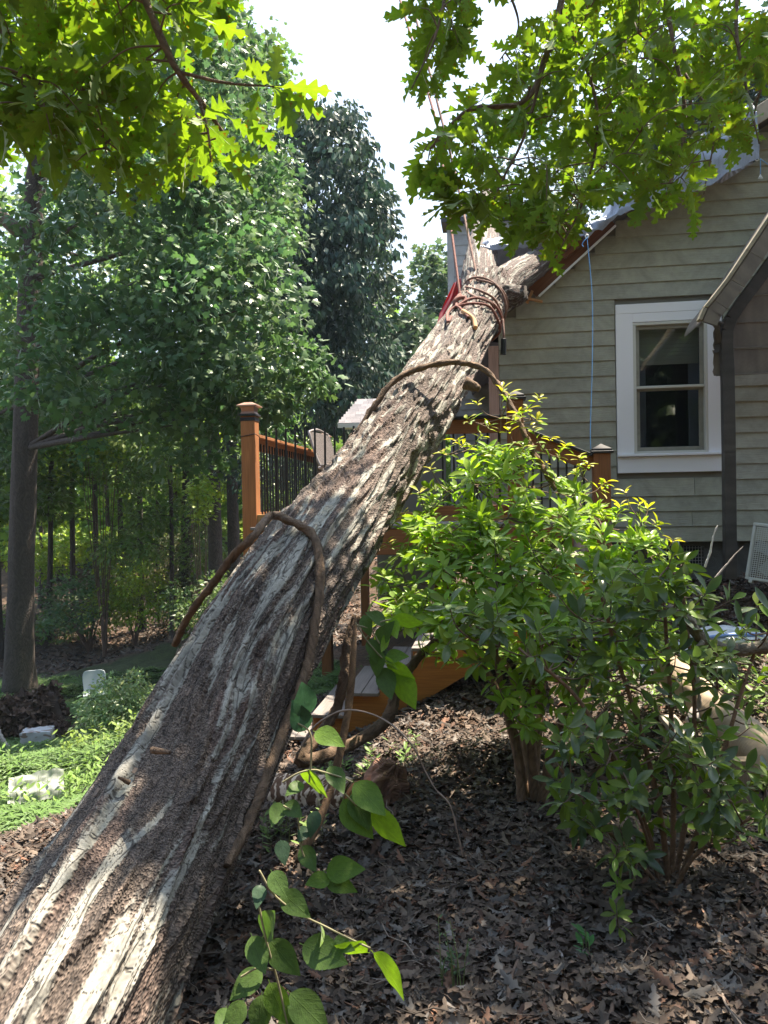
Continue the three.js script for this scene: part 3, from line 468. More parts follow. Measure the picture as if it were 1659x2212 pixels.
  stub(330, 1620, 2.83, V(0.8, 0.05, 0.5).normalize(), 0.09, 0.014); stub(955, 820, 5.75, V(0.3, 0.4, 0.5).normalize(), 0.06, 0.02); stub(845, 1070, 4.9, V(0.6, 0.2, 0.5).normalize(), 0.05, 0.03); stub(1005, 828, 5.75, V(0.8, -0.4, 0.3).normalize(), 0.12, 0.05);
  stub(280, 1690, 2.9, V(-0.6, 0.5, 0.4).normalize(), 0.05, 0.01); stub(450, 1405, 3.7, V(-0.6, 0.6, 0.2).normalize(), 0.05, 0.012);
  // loose bark flakes
  const R = rng(12), fg = []; for (let i = 0; i < 240; i++) {
    const k = Math.floor((0.16 + 0.8 * R()) * 820), f = trunkFrames[k], a = R() * 6.28, n = f.n.clone().multiplyScalar(Math.cos(a)).addScaledVector(f.b, Math.sin(a)); if (n.z < -0.3) continue;
    const w = 0.006 + 0.012 * R(), l = 0.012 + 0.03 * R(), q = new THREE.BoxGeometry(w, l, 0.003, 1, 1, 1); q.rotateX(0.4 * (R() - 0.3));
    q.applyMatrix4(leafM(loc(f.p.clone().addScaledVector(n, f.r * 1.035)), f.t.clone().addScaledVector(f.b, 0.6 * (R() - 0.5)), n.clone().addScaledVector(rdir(R), 0.5), 1)); fg.push(q);
  }
  const fl = mesh('bark_flakes', fg, std(RGB(0.16, 0.12, 0.095), 0.95), t); fl.userData.kind = 'stuff';
}
// nearest frame of the trunk to the place a pixel shows (by pixel distance)
const framePix = trunkFrames.map((f) => toPix(f.p));
const frameAt = (u, v) => { let b = 0, bd = 1e9; framePix.forEach((q, i) => { const d = (q[0] - u) ** 2 + (q[1] - v) ** 2; if (d < bd) { bd = d; b = i; } }); return trunkFrames[b]; };
// point on the near side of the trunk that a pixel shows, lifted by `lift`
function onTrunk(u, v, lift = 0) {
  const o = camera.position, d = at(u, v, 1).sub(o).normalize(); let best = null, bs = 1e9;
  for (const f of trunkFrames) { const w = o.clone().sub(f.p), dd = d.clone().addScaledVector(f.t, -d.dot(f.t)), ww = w.addScaledVector(f.t, -w.dot(f.t)), A = dd.lengthSq(), B = dd.dot(ww), C = ww.lengthSq() - (f.r * 1.03) ** 2, D = B * B - A * C; if (D < 0) continue; const s = (-B - Math.sqrt(D)) / A, p = o.clone().addScaledVector(d, s), off = Math.abs(p.clone().sub(f.p).dot(f.t)); if (off < 0.03 && off < bs) { bs = off; best = [p, f]; } }
  if (!best) { const f = frameAt(u, v), dep = toPix(f.p)[2]; return at(u, v, dep); }
  const n = best[0].clone().sub(best[1].p).normalize(); return best[0].addScaledVector(n, lift);
}
// ---------------------------------------------------------------- ropes that hold the trunk
const ropeTex = tex(64, 64, (x, y, c) => { const s = 0.5 + 0.5 * Math.sin((x * 4 + y * 4) * 6.2832), f = ((Math.floor(x * 16) + Math.floor(y * 16)) % 3 ? 1 : 0.55); c[0] = (0.55 + 0.45 * s) * f; c[1] = (0.5 + 0.45 * s) * f; c[2] = (0.48 + 0.45 * s) * f; }, { rep: [1 / 0.06, 1 / 0.06] });
const ropeM = [std(RGB(0.30, 0.13, 0.105), 0.85, { map: ropeTex, bumpMap: ropeTex, bumpScale: 0.003 }), std(RGB(0.28, 0.17, 0.135), 0.85, { map: ropeTex, bumpMap: ropeTex, bumpScale: 0.003 })];
// a turn of rope round the trunk through pixels on its near side, closed behind
function turn(pix, r) {
  const P = pix.map(([u, v]) => onTrunk(u, v, r)), f0 = frameAt(...pix.at(-1)), f1 = frameAt(...pix[0]), a = P.at(-1), b = P[0], back = [];
  for (let k = 1; k < 6; k++) { const s = k / 6, c = f0.p.clone().lerp(f1.p, s), va = a.clone().sub(f0.p), vb = b.clone().sub(f1.p), ax = f0.t; const ang = va.angleTo(vb), sg = Math.sign(V().crossVectors(va, vb).dot(ax)) || 1, full = (6.2832 - ang) * -sg; back.push(va.clone().applyAxisAngle(ax, full * s).setLength(lerp(f0.r, f1.r, s) * 1.05 + r).add(c)); }
  return [...P, ...back, P[0]];
}
{
  const rope = (name, label, k, r, legs, turns, extra) => {
    const o = at(...legs[0]), t = thing(name, label, 'rope', o, 0, 'ropes holding the leaning trunk'), L = (p) => t.worldToLocal(p.clone());
    mesh('line', sweep(legs.map((q) => L(at(...q))), [r, r * 1.5], { radial: 10, seg: 60, smooth: false, disp: (a, l) => 0.12 * r * Math.sin(a * 3 + l * 90) }), ropeM[k], t);
    for (const q of turns) mesh('turn', sweep(turn(q, r).map(L), r, { radial: 9, seg: 90, cap: false }), ropeM[k], t);
    for (const [n, pts, m, rr] of extra) mesh(n, sweep(pts.map((q) => L(q.length === 3 ? at(...q) : onTrunk(q[0], q[1], r * 1.6))), rr ?? r, { radial: 9, seg: 40 }), m ?? ropeM[k], t);
  };
  rope('rigging_rope', 'reddish rope running from the sky to the lower knot with a loop on the trunk', 0, 0.0115,
    [[994, 640, 6.95], [945, 270, 8.6], [861, -10, 10.0], [800, -230, 11]],
    [[[986, 664], [1020, 658], [1055, 664], [1072, 690], [1078, 720]], [[978, 690], [1010, 672], [1040, 672], [1065, 690], [1074, 722]].map(([u, v]) => [u + 6, v - 24])],
    [['knot', [[994, 638, 6.93], [984, 652, 6.85], [1000, 662, 6.8], [1004, 644, 6.85], [986, 646, 6.82], [980, 668, 6.8]], null, 0.02], ['loop', [[976, 688], [969, 700], [971, 678], [985, 662, 6.72], [1000, 672, 6.6], [1010, 690]], null], ['tail', [[1000, 672, 6.6], [1010, 684], [1020, 694], [1024, 712]], std(RGB(0.55, 0.32, 0.16), 0.9), 0.02]]);
  rope('rigging_rope', 'brown rope running from the sky to the upper knot below the fork of the trunk', 1, 0.0115,
    [[1030, 597, 7.5], [985, 380, 8.6], [886, -10, 10.1], [826, -230, 11.1]],
    [[[1008, 622], [1040, 632], [1066, 648], [1082, 690]], [[1030, 606], [1060, 614], [1082, 628], [1095, 660]], [[1004, 616], [1030, 640], [1062, 652], [1086, 700]].map(([u, v]) => [u - 4, v + 4])],
    [['knot', [[1030, 597, 7.42], [1020, 606, 7.36], [1012, 612, 7.3], [1016, 622, 7.26], [1026, 612, 7.3]], null, 0.02], ['tail', [[1086, 690, 6.95], [1088, 720, 6.9], [1088, 738, 6.9]], null], ['sleeve', [[1088, 732, 6.9], [1088, 748, 6.9], [1087, 766, 6.9]], M.black, 0.026]]);
}
// ---------------------------------------------------------------- thick vines on the trunk
function vine(label, pts, rr, o = {}) {
  const P = pts.map((q) => q.length === 4 ? onTrunk(q[0], q[1], q[3]) : q.length === 2 ? onTrunk(q[0], q[1], 0.03) : at(...q)), t = thing(o.name ?? 'vine', label, o.cat ?? 'vine', P[0], 0, o.group), L = (p) => t.worldToLocal(p.clone());
  const kr = rng(7 + Math.round(P[0].x * 100)), k0 = (Array.isArray(rr) ? rr[0] : rr); P.forEach((p, i) => { if (i && i < P.length - 1) p.addScaledVector(rdir(kr), k0 * 0.55); });
  const g = sweep(P.map(L), rr, { radial: 12, seg: o.seg ?? 70, disp: rough((Array.isArray(rr) ? rr[0] : rr) * 0.75, 15, o.s ?? 0) });
  mesh('stem', g, o.mat ?? M.vine, t);
  if (o.hair) { const R = rng(o.hair), c = new THREE.CatmullRomCurve3(P.map(L), false, 'centripetal'), hs = []; for (let i = 0; i < 140; i++) { const p = c.getPoint(R()), d = rdir(R); hs.push(sweep([p, p.clone().addScaledVector(d, 0.03), p.clone().addScaledVector(d, 0.04 + 0.03 * R()).add(V(0, -0.01, 0))], [0.0016, 0.001, 0.0006], { radial: 3, seg: 2, cap: false })); } tag(mesh('rootlets', hs, M.vine, t), null, null, null, 'stuff'); }
  return t;
}
vine('thick dark vine arching over the upper trunk and down into the shrub', [[770, 940, 5.25], [805, 880, 5.3], [850, 828, 5.35], [900, 798, 5.4], [960, 786, 5.42], [1010, 788, 5.4], [1050, 806, 5.35], [1085, 850, 5.25], [1115, 905, 5.15], [1145, 960, 5.05], [1175, 1010, 4.95], [1200, 1058, 4.9]], [0.023, 0.019, 0.021, 0.018, 0.017, 0.019, 0.015], { hair: 4 });
vine('bark covered vine looped over the middle of the trunk and down its right side', [[378, 1392, 4.3], [410, 1330, 4.15], [455, 1262, 4.0], [500, 1200, 3.9], [545, 1155, 3.85], [600, 1133, 0, 0.05], [645, 1142, 0, 0.035], [670, 1168, 0, 0.03], [684, 1215, 0, 0.026], [686, 1280, 0, 0.024], [676, 1350, 0, 0.022], [658, 1420, 0, 0.022], [636, 1490, 0, 0.022], [606, 1570, 0, 0.022], [572, 1660, 0, 0.022], [545, 1730, 0, 0.022], [514, 1800, 0, 0.022], [480, 1870, 0, 0.02]], [0.018, 0.02, 0.021, 0.023, 0.022, 0.021, 0.022, 0.016], { hair: 9, seg: 120, s: 4 });
vine('second stout vine hanging beside the trunk and curling towards the stairs', [[770, 1330, 4.2], [752, 1400, 4.15], [738, 1470, 4.1], [728, 1540, 4.1], [690, 1590, 4.0], [655, 1640, 3.85], [700, 1632, 3.95], [760, 1610, 4.1], [812, 1575, 4.2], [845, 1535, 4.25], [858, 1490, 4.3], [905, 1420, 4.5], [980, 1350, 4.6], [1060, 1290, 4.7]], [0.022, 0.024, 0.026, 0.026, 0.03, 0.034, 0.034, 0.034, 0.032, 0.03, 0.026, 0.022, 0.02], { hair: 14, seg: 110, s: 8 });
vine('straight peeled brown stem standing between the trunk and the stairs', [[768, 1330, 3.9], [764, 1420, 3.85], [755, 1520, 3.8], [738, 1610, 3.75], [715, 1700, 3.7], [680, 1790, 3.6], [640, 1860, 3.55]], [0.005, 0.016, 0.018, 0.019, 0.02, 0.02, 0.019], { name: 'dead_stem', cat: 'stem', mat: std(RGB(0.26, 0.16, 0.09), 0.9, { map: T.bark, bumpMap: T.fine, bumpScale: 0.003 }), s: 2 });
vine('bare arched twig crossing in front of the stairs down to the leaves', [[650, 1612, 3.0], [680, 1570, 3.0], [715, 1543, 3.0], [750, 1534, 3.0], [800, 1540, 3.0], [850, 1570, 2.95], [890, 1610, 2.9], [915, 1660, 2.9], [940, 1705, 2.88], [970, 1735, 2.85], [985, 1790, 2.85], [1000, 1850, 2.85]], [0.0045, 0.0042, 0.0038, 0.0035, 0.0036, 0.0032, 0.003, 0.0028, 0.0025], { name: 'arched_twig', cat: 'twig', mat: std(RGB(0.2, 0.15, 0.12), 0.85), s: 6 });
// ---------------------------------------------------------------- the deck
const deckO = at(544, 1135, 7.5), floorY = deckO.y;
{
  const t = thing('deck', 'raised cedar deck with black balusters and copper capped corner posts', 'deck', V(deckO.x, floorY, deckO.z), YAW);
  const post = (x, z, low, high, capM, w = 0.14, mat = M.cedar) => {
    const p = mesh('post', bx(w, high - low, w, x, (high + low) / 2, z, 0.006), mat, t);
    mesh('cap', [bx(w + 0.035, 0.02, w + 0.035, x, high + 0.011, z), bx(w + 0.01, 0.035, w + 0.01, x, high - 0.03, z)], M.capBlack, p);
    const prof = [[0.001, 0.14], [0.055, 0.135], [0.14, 0.105], [0.142, 0.095], [0.10, 0.09], [0.085, 0.045], [0.098, 0.03], [0.098, 0.021], [0.001, 0.0205]].reverse().map(([a, b]) => new THREE.Vector2(a * 1.0, b));
    if (capM === M.copper) mesh('lantern_cap', new THREE.LatheGeometry(prof, 4).toNonIndexed().rotateY(Math.PI / 4).translate(x, high, z), capM, p); else mesh('cap_top', new THREE.ConeGeometry(0.125, 0.06, 4).rotateY(Math.PI / 4).translate(x, high + 0.052, z), capM, p);
    return p;
  };
  for (const g of ['flat']) M.copper.flatShading = true;
  post(0, 0, -0.85, 1.06, M.copper); post(0, -3.3, -0.5, 1.04, M.copper); post(0, -6.6, -0.5, 1.04, M.copper);
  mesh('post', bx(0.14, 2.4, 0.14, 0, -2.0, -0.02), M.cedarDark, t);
  // side railing, going away
  for (const [z0, z1] of [[-0.072, -3.228], [-3.372, -6.528]]) {
    const l = z0 - z1, c = (z0 + z1) / 2;
    mesh('rail', bx(0.04, 0.12, l, 0, 0.80, c), M.cedar, t); mesh('rail_cap', bx(0.14, 0.03, l, 0, 0.876, c), M.cedar, t); mesh('bottom_rail', bx(0.05, 0.09, l, 0, 0.08, c), M.cedar, t);
    for (let z = z0 - 0.09; z > z1 + 0.05; z -= 0.1) mesh('baluster', new THREE.CylinderGeometry(0.0095, 0.0095, 0.78, 8).translate(0.028, 0.42, z), M.black, t);
  }
  // front railing, its top rail torn off: the balusters stand free
  mesh('bottom_rail', bx(2.9, 0.09, 0.06, 1.52, 0.06, 0.02), std(RGB(0.42, 0.26, 0.10), 0.8, { map: T.grain, bumpMap: T.grainB, bumpScale: 0.001 }), t);
  for (let i = 0; i < 11; i++) { const h = 0.83 + 0.012 * Math.sin(i * 3.1); mesh('baluster', new THREE.CylinderGeometry(0.0105, 0.0105, h, 8).rotateZ(0.01 * Math.sin(i * 5)).translate(0.17 + i * 0.096, 0.1 + h / 2, 0.02), M.black, t); }
  for (let i = 0; i < 15; i++) mesh('deck_board', bx(3.4, 0.03, 0.137, 1.72, -0.03, 0.05 - i * 0.141), M.deckGrey, t);
  mesh('deck_boards', bx(3.4, 0.028, 5.4, 1.72, -0.033, -4.8), M.deckGrey, t);
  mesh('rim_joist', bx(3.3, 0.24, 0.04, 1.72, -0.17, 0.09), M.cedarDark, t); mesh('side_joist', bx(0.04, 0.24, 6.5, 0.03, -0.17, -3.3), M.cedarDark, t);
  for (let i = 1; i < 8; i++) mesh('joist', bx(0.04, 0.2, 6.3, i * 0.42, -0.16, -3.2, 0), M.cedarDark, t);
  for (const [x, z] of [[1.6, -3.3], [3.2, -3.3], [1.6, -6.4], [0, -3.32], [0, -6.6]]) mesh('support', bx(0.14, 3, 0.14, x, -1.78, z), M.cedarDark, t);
  // wire tied round the corner post
  mesh('tie_wire', sweep([V(-0.074, 0.86, 0.074), V(0, 0.872, 0.075), V(0.074, 0.885, 0.074), V(0.1, 0.86, 0.02), V(0.1, 0.72, 0.03)], 0.004, { radial: 6, seg: 20, smooth: false }), M.black, t);
}
const postCap = (t, x, y, z, w = 0.15) => { mesh('post_cap', [bx(w + 0.05, 0.022, w + 0.05, x, y + 0.011, z), bx(w + 0.02, 0.02, w + 0.02, x, y + 0.032, z)], M.capBlack, t); mesh('cap_top', new THREE.ConeGeometry(0.12, 0.05, 4).rotateY(Math.PI / 4).translate(x, y + 0.067, z), M.capBlack, t); };
{ // landing with its railing in front of the wall
  const b = at(1300, 1090, 7.0), t = thing('landing_railing', 'brown sloped handrail with black capped posts in front of the clapboard wall', 'railing', b, YAW), L = (p) => t.worldToLocal(p.clone());
  const top = L(at(1298, 980, 7.0)), p2 = L(at(1110, 872, 7.35)), lowY = L(at(1298, 1250, 7)).y;
  mesh('post', bx(0.15, top.y - lowY, 0.15, top.x, (top.y + lowY) / 2, top.z, 0.006), M.cedarDark, t); postCap(t, top.x, top.y, top.z);
  mesh('post', bx(0.15, p2.y - lowY, 0.15, p2.x, (p2.y + lowY) / 2, top.z, 0.006), M.cedarDark, t); postCap(t, p2.x, p2.y, top.z);
  const a = V(p2.x + 0.08, L(at(1130, 946, 7.1)).y, top.z), c = V(top.x - 0.08, L(at(1275, 1003, 7)).y, top.z);
  mesh('handrail', beam(a, c, 0.05, 0.13), M.cedarDark, t); mesh('handrail_cap', beam(a.clone().add(V(0, 0.08, 0)), c.clone().add(V(0, 0.08, 0)), 0.13, 0.026), M.capBlack, t);
  mesh('bottom_rail', beam(a.clone().add(V(0, -0.68, 0)), c.clone().add(V(0, -0.68, 0)), 0.05, 0.09), M.cedarDark, t);
  for (let i = 1; i < 8; i++) { const p = a.clone().lerp(c, i / 8); mesh('baluster', new THREE.CylinderGeometry(0.01, 0.01, 0.68, 8).translate(p.x, p.y - 0.36, p.z), M.black, t); }
  const d = V(p2.x - 0.08, L(at(1100, 925, 7.4)).y, top.z), e = V(p2.x - 0.75, d.y, top.z); mesh('handrail', beam(d, e, 0.05, 0.13), M.cedarDark, t); mesh('handrail_cap', beam(d.clone().add(V(0, 0.08, 0)), e.clone().add(V(0, 0.08, 0)), 0.13, 0.026), M.capBlack, t);
  for (let i = 0; i < 6; i++) mesh('baluster', new THREE.CylinderGeometry(0.01, 0.01, 0.74, 8).translate(d.x - 0.07 - i * 0.105, d.y - 0.41, d.z), M.black, t);
  mesh('bottom_rail', bx(0.72, 0.09, 0.05, (d.x + e.x) / 2, d.y - 0.78, d.z), M.cedarDark, t);
}
{ // stairs climbing to the right
  const o = at(747, 1494, 6.2), t = thing('stairs', 'orange stained stairs with grey treads climbing right behind the vines', 'stairs', o, YAW), rise = 0.182, run = 0.275, n = 7;
  const s = new THREE.Shape(), lo = -3; // side board, stepped along its top
  s.moveTo(lo * run, lo * rise - 0.03); for (let i = lo; i < n; i++) { s.lineTo(i * run, i * rise - 0.03); s.lineTo((i + 1) * run, i * rise - 0.03); }
  s.lineTo(n * run, (n - 1) * rise - 0.36); s.lineTo((lo + 0.2) * run, lo * rise - 0.36 - 0.02); s.closePath();
  for (const z of [-0.06, -0.98]) mesh('stringer', boxUV(new THREE.ExtrudeGeometry(s, { depth: 0.04, bevelEnabled: true, bevelSize: 0.003, bevelThickness: 0.003, bevelSegments: 1 }).toNonIndexed(), 3, 1, 0.1).translate(0, 0, z), M.stringer, t);
  for (let i = lo; i < n; i++) { for (const k of [0, 1]) mesh('tread', bx(0.138, 0.028, 1.02, i * run + 0.06 + k * 0.143, i * rise - 0.013, -0.47), M.deckGrey, t); mesh('riser', bx(0.02, rise - 0.034, 0.86, (i + 1) * run - 0.012, (i + 0.5) * rise - 0.012, -0.48), M.deckGrey, t); }
}
// ---------------------------------------------------------------- things on the deck and behind it
{
  const tube = (pts, r) => sweep(pts, r, { radial: 8, seg: 24 }), alu = std(RGB(0.30, 0.27, 0.26), 0.4, { metalness: 0.4 }), sling = std(RGB(0.17, 0.14, 0.135), 0.8, { map: T.fine });
  const chair = (label, p, turn) => {
    const t = thing('patio_chair', label, 'chair', p, turn, 'patio chairs on the deck');
    for (const s of [-1, 1]) { mesh('frame', tube([V(s * 0.27, 0, 0.22), V(s * 0.27, 0.4, 0.25), V(s * 0.28, 0.6, 0.24), V(s * 0.28, 0.62, 0.1), V(s * 0.28, 0.6, -0.2)], 0.015), alu, t); mesh('leg', tube([V(s * 0.25, 0, -0.3), V(s * 0.25, 0.4, -0.12), V(s * 0.25, 0.75, -0.25), V(s * 0.24, 1.0, -0.33)], 0.014), alu, t); mesh('armrest', bx(0.05, 0.02, 0.4, s * 0.28, 0.625, 0.03), alu, t); }
    const q = (y0, z0, y1, z1) => beam(V(0, y0, z0), V(0, y1, z1), 0.48, 0.012); mesh('seat', q(0.4, 0.24, 0.37, -0.14), sling, t); mesh('backrest', q(0.4, -0.13, 1.0, -0.33), sling, t);
    mesh('top_bar', tube([V(-0.24, 1.0, -0.33), V(0, 1.04, -0.345), V(0.24, 1.0, -0.33)], 0.014), alu, t);
  };
  const fy = floorY - 0.012;
  const put = (u, v, d, lab, turn) => { const p = at(u, v, d); p.y = fy; chair(lab, p, turn); };
  put(738, 960, 9.6, 'sling patio chair seen behind the standing balusters, near the second deck post', 1.9); put(748, 1020, 8.5, 'nearer patio chair whose armrest shows beside the trunk', 1.2);
}
{ // shingled outbuilding roof
  const o = at(800, 915, 15), t = thing('outbuilding', 'small outbuilding with grey shingled roof and white fascia behind the deck', 'shed', V(o.x, o.y, o.z), -0.05), w = 1.9, x0 = (730 - 800) / 1660 * 15;
  const sh = [0, 1, 2].map((i) => std(RGB(0.17 + 0.035 * i, 0.165 + 0.03 * i, 0.19 + 0.03 * i), 0.9, { map: T.blotch })), R = rng(8), ang = 0.62, rows = 9, rw = 0.105;
  const roof = mesh('roof', [bx(w - 0.1, 0.03, 1.05, x0 + w / 2 + 0.12, 0.36, -0.45).applyMatrix4(new THREE.Matrix4().makeTranslation(0, 0.0, 0))], sh[0], t); roof.geometry.dispose();
  roof.geometry = beam(V(x0 + w / 2 + 0.15, 0.02, 0), V(x0 + w / 2 + 0.15, 0.55, -0.8), w - 0.3, 0.02);
  for (let r = 0; r < rows; r++) { let x = x0 + 0.02 + 0.33 * r / rows; while (x < x0 + w) { const l = 0.1 + 0.12 * R(), k = r / rows, g = bx(l - 0.004, 0.012, rw + 0.03, 0, 0, 0, 0); g.rotateX(ang); g.translate(x + l / 2, 0.05 + 0.55 * k, 0.04 - 0.82 * k); const q = mesh('shingle', g, sh[Math.floor(R() * 3)], roof); x += l; } }
  mesh('fascia', bx(w, 0.1, 0.03, x0 + w / 2, -0.03, 0.08), M.trim, t); mesh('soffit', bx(w - 0.1, 0.02, 0.3, x0 + w / 2 + 0.05, -0.075, -0.06), M.trim, t);
  mesh('post', bx(0.09, 3.6, 0.09, x0 + 0.42, -1.9, -0.1), M.trim, t); mesh('wall', bx(w - 0.5, 3.4, 0.1, x0 + w / 2 + 0.45, -1.8, -0.35), std(RGB(0.2, 0.19, 0.17), 0.9), t);
}
// ---------------------------------------------------------------- the lawn's things
const plastic = std(RGB(0.38, 0.43, 0.46), 0.5);
{
  const p = at(205, 1545, 17); p.y = H(p.x, p.z);
  const t = thing('garden_chair', 'white plastic garden chair half hidden by the shrub on the lawn', 'chair', p, 0.35);
  const s = new THREE.Shape(); s.moveTo(-0.2, 0); s.lineTo(0.2, 0); s.lineTo(0.215, 0.36); s.quadraticCurveTo(0.2, 0.42, 0, 0.43); s.quadraticCurveTo(-0.2, 0.42, -0.215, 0.36); s.closePath();
  mesh('backrest', new THREE.ExtrudeGeometry(s, { depth: 0.02, bevelEnabled: true, bevelSize: 0.01, bevelThickness: 0.01, bevelSegments: 2 }).rotateX(-0.2).translate(0, 0.46, -0.2), plastic, t);
  mesh('rim', sweep([V(-0.21, 0.46, -0.185), V(-0.225, 0.8, -0.25), V(-0.19, 0.87, -0.265), V(0, 0.885, -0.27), V(0.19, 0.87, -0.265), V(0.225, 0.8, -0.25), V(0.21, 0.46, -0.185)], 0.016, { radial: 8, seg: 40 }), plastic, t);
  mesh('seat', new RoundedBoxGeometry(0.46, 0.035, 0.44, 2, 0.015).translate(0, 0.44, 0.02), plastic, t);
  for (const [x, z] of [[-0.2, 0.2], [0.2, 0.2], [-0.2, -0.18], [0.2, -0.18]]) mesh('leg', sweep([V(x, 0.44, z), V(x * 1.15, -0.02, z * 1.2)], [0.024, 0.017], { radial: 8, seg: 4 }), plastic, t);
}
{
  const p = at(82, 1612, 11.5); p.y = H(p.x, p.z);
  const t = thing('concrete_block', 'stained white block lying at the foot of the brush pile', 'block', p, 0.2);
  const g = new THREE.BoxGeometry(0.42, 0.26, 0.3, 14, 9, 10), a = g.attributes.position; for (let i = 0; i < a.count; i++) { const q = V(a.getX(i), a.getY(i), a.getZ(i)), k = 1 + 0.06 * noise(q.x * 9, q.y * 9, q.z * 9); a.setXYZ(i, q.x * k, q.y * k, q.z * k); } g.computeVertexNormals();
  mesh('block', g.translate(0, 0.09, 0), std(RGB(0.5, 0.5, 0.5), 0.85, { map: tex(128, 128, (x, y, c) => { const d = smoothstep(tn(x, y, 3, 3, 2), 0.05, 0.3); c[0] = lerp(0.95, 0.5, d); c[1] = lerp(0.95, 0.36, d); c[2] = lerp(0.97, 0.28, d); }) }), t);
}
{
  const c = at(60, 1580, 12.3); c.y = H(c.x, c.z);
  const t = thing('brush_pile', 'dark pile of dead leaves and branches on the lawn behind the white block', 'brush pile', c), R = rng(21), st = [], lv = [];
  const hill = (x) => 0.5 * Math.exp(-((x + 0.1) ** 2) / 0.3) + 0.42 * Math.exp(-((x - 0.36) ** 2) / 0.012) + 0.08;
  const m = new THREE.SphereGeometry(1, 40, 20, 0, 6.2832, 0, 1.6), a = m.attributes.position; for (let i = 0; i < a.count; i++) { const x = a.getX(i) * 0.95, z = a.getZ(i) * 0.5; a.setXYZ(i, x, a.getY(i) * hill(x) * (0.85 + 0.5 * noise(x * 5, a.getY(i) * 4, z * 5)), z); } m.computeVertexNormals();
  mesh('mound', m, std(RGB(0.05, 0.033, 0.024), 1), t);
  for (let i = 0; i < 60; i++) { const x = (R() - 0.5) * 1.6, y = hill(x) * R(), d = rdir(R); st.push(sweep([V(x, y, 0.45 * (R() - 0.3)), V(x + d.x * 0.2, y + Math.abs(d.y) * 0.2, 0.3 + d.z * 0.1), V(x + d.x * 0.45, y + Math.abs(d.y) * 0.25, 0.3 + d.z * 0.2)], [0.008, 0.006, 0.003], { radial: 5, seg: 4 })); }
  mesh('sticks', st, M.twig, t);
  const one = leafStrip({ L: 0.12, w: (t) => 0.045 * Math.sin(Math.PI * Math.pow(t, 0.8)), N: 5, bend: 0.5, fold: 0.6 }), ms = [], cs = [];
  for (let i = 0; i < 5200; i++) { const x = (R() - 0.5) * 1.9, y = hill(x) * Math.sqrt(R()) * 1.05, z = 0.5 * Math.sqrt(Math.max(0, 1 - (y / (hill(x) * 1.1)) ** 2)) * (R() < 0.8 ? 1 : -1) + 0.1 * R(); ms.push(leafM(V(x, y, z), rdir(R).add(V(0, -0.6, 0.3)), rdir(R).add(V(0, 0.3, 0.6)), 0.35 + 0.6 * R())); const k = 0.25 + 0.75 * R(); cs.push(RGB(0.16 * k, 0.10 * k, 0.07 * k)); }
  instances('dead_leaves', one, std(0xffffff, 0.9, { side: THREE.DoubleSide }), ms, cs, t);
}
{
  const p = at(80, 1735, 7.0), t = thing('plastic_sheet', 'crumpled translucent plastic sheet lying in the bright weeds left of the trunk', 'plastic sheet', V(p.x, H(p.x, p.z) + 0.02, p.z), 0.4), g = new THREE.PlaneGeometry(0.46, 0.3, 26, 18), a = g.attributes.position;
  for (let i = 0; i < a.count; i++) a.setZ(i, 0.05 * noise(a.getX(i) * 5, a.getY(i) * 5, 1) + 0.02 * Math.abs(noise(a.getX(i) * 14, a.getY(i) * 14, 4))); g.rotateX(-0.9).translate(0, 0.2, 0.05); g.computeVertexNormals();
  mesh('sheet', g, new THREE.MeshPhysicalMaterial({ color: RGB(0.36, 0.39, 0.34), roughness: 0.6, transmission: 0.5, thickness: 0, side: THREE.DoubleSide }), t);
}
vine('pale curved branch lying on the lawn at the left edge', [[-10, 1560, 11.2], [2, 1590, 11], [15, 1610, 10.9], [40, 1622, 10.8], [75, 1626, 10.7]], [0.03, 0.028, 0.022, 0.016, 0.01], { name: 'fallen_branch', cat: 'branch', mat: M.twigGrey });
// ---------------------------------------------------------------- logs, pot, planks near the slope
{
  const a = at(600, 1712, 5.0), b = at(772, 1728, 4.5), t = thing('log', 'sunlit barked log lying under the trunk beside the slope', 'log', a), L = (p) => t.worldToLocal(p.clone());
  const logTex = tex(256, 256, (x, y, c) => { const p = smoothstep(tn(x, y, 7, 14, 3) + 0.3 * tn(x, y, 30, 30, 4), -0.1, 0.25); c[0] = lerp(0.35, 0.78, p); c[1] = lerp(0.25, 0.70, p); c[2] = lerp(0.17, 0.62, p); }, { rep: [1 / 0.7, 1 / 0.7], srgb: true });
  mesh('bark', sweep([L(a), L(a.clone().lerp(b, 0.5)).add(V(0, 0.01, 0)), L(b)], [0.115, 0.12, 0.118], { radial: 40, seg: 60, disp: rough(0.012, 8) }), std(0xffffff, 0.9, { map: logTex, bumpMap: logTex, bumpScale: 0.012 }), t);
  const dir = b.clone().sub(a).normalize(); const e = new THREE.CylinderGeometry(0.105, 0.11, 0.02, 30).rotateZ(-Math.PI / 2); e.rotateY(-Math.atan2(dir.z, dir.x)); const eb = L(b).addScaledVector(dir, 0.008); mesh('cut_end', e.translate(eb.x, eb.y, eb.z), std(RGB(0.58, 0.24, 0.09), 0.8, { map: T.grain }), t);
}
{
  const b = at(835, 1712, 4.6); b.y = H(b.x, b.z);
  const t = thing('stump', 'reddish shattered stump at the end of the sunlit log', 'stump', b), R = rng(4);
  mesh('wood', sweep([V(-0.03, -0.1, 0), V(0, 0.06, 0), V(0.03, 0.14, 0), V(0.06, 0.2, 0.02)], [0.14, 0.12, 0.095, 0.03], { radial: 36, seg: 30, disp: (a, l, r, k) => 0.055 * noise(Math.cos(a) * 1.7, Math.sin(a) * 1.7, l * 3) + 0.012 * noise(Math.cos(a) * 9, Math.sin(a) * 9, l * 8) }), std(RGB(0.36, 0.20, 0.14), 0.95, { map: T.bark, bumpMap: T.bark, bumpScale: 0.02 }), t);
}
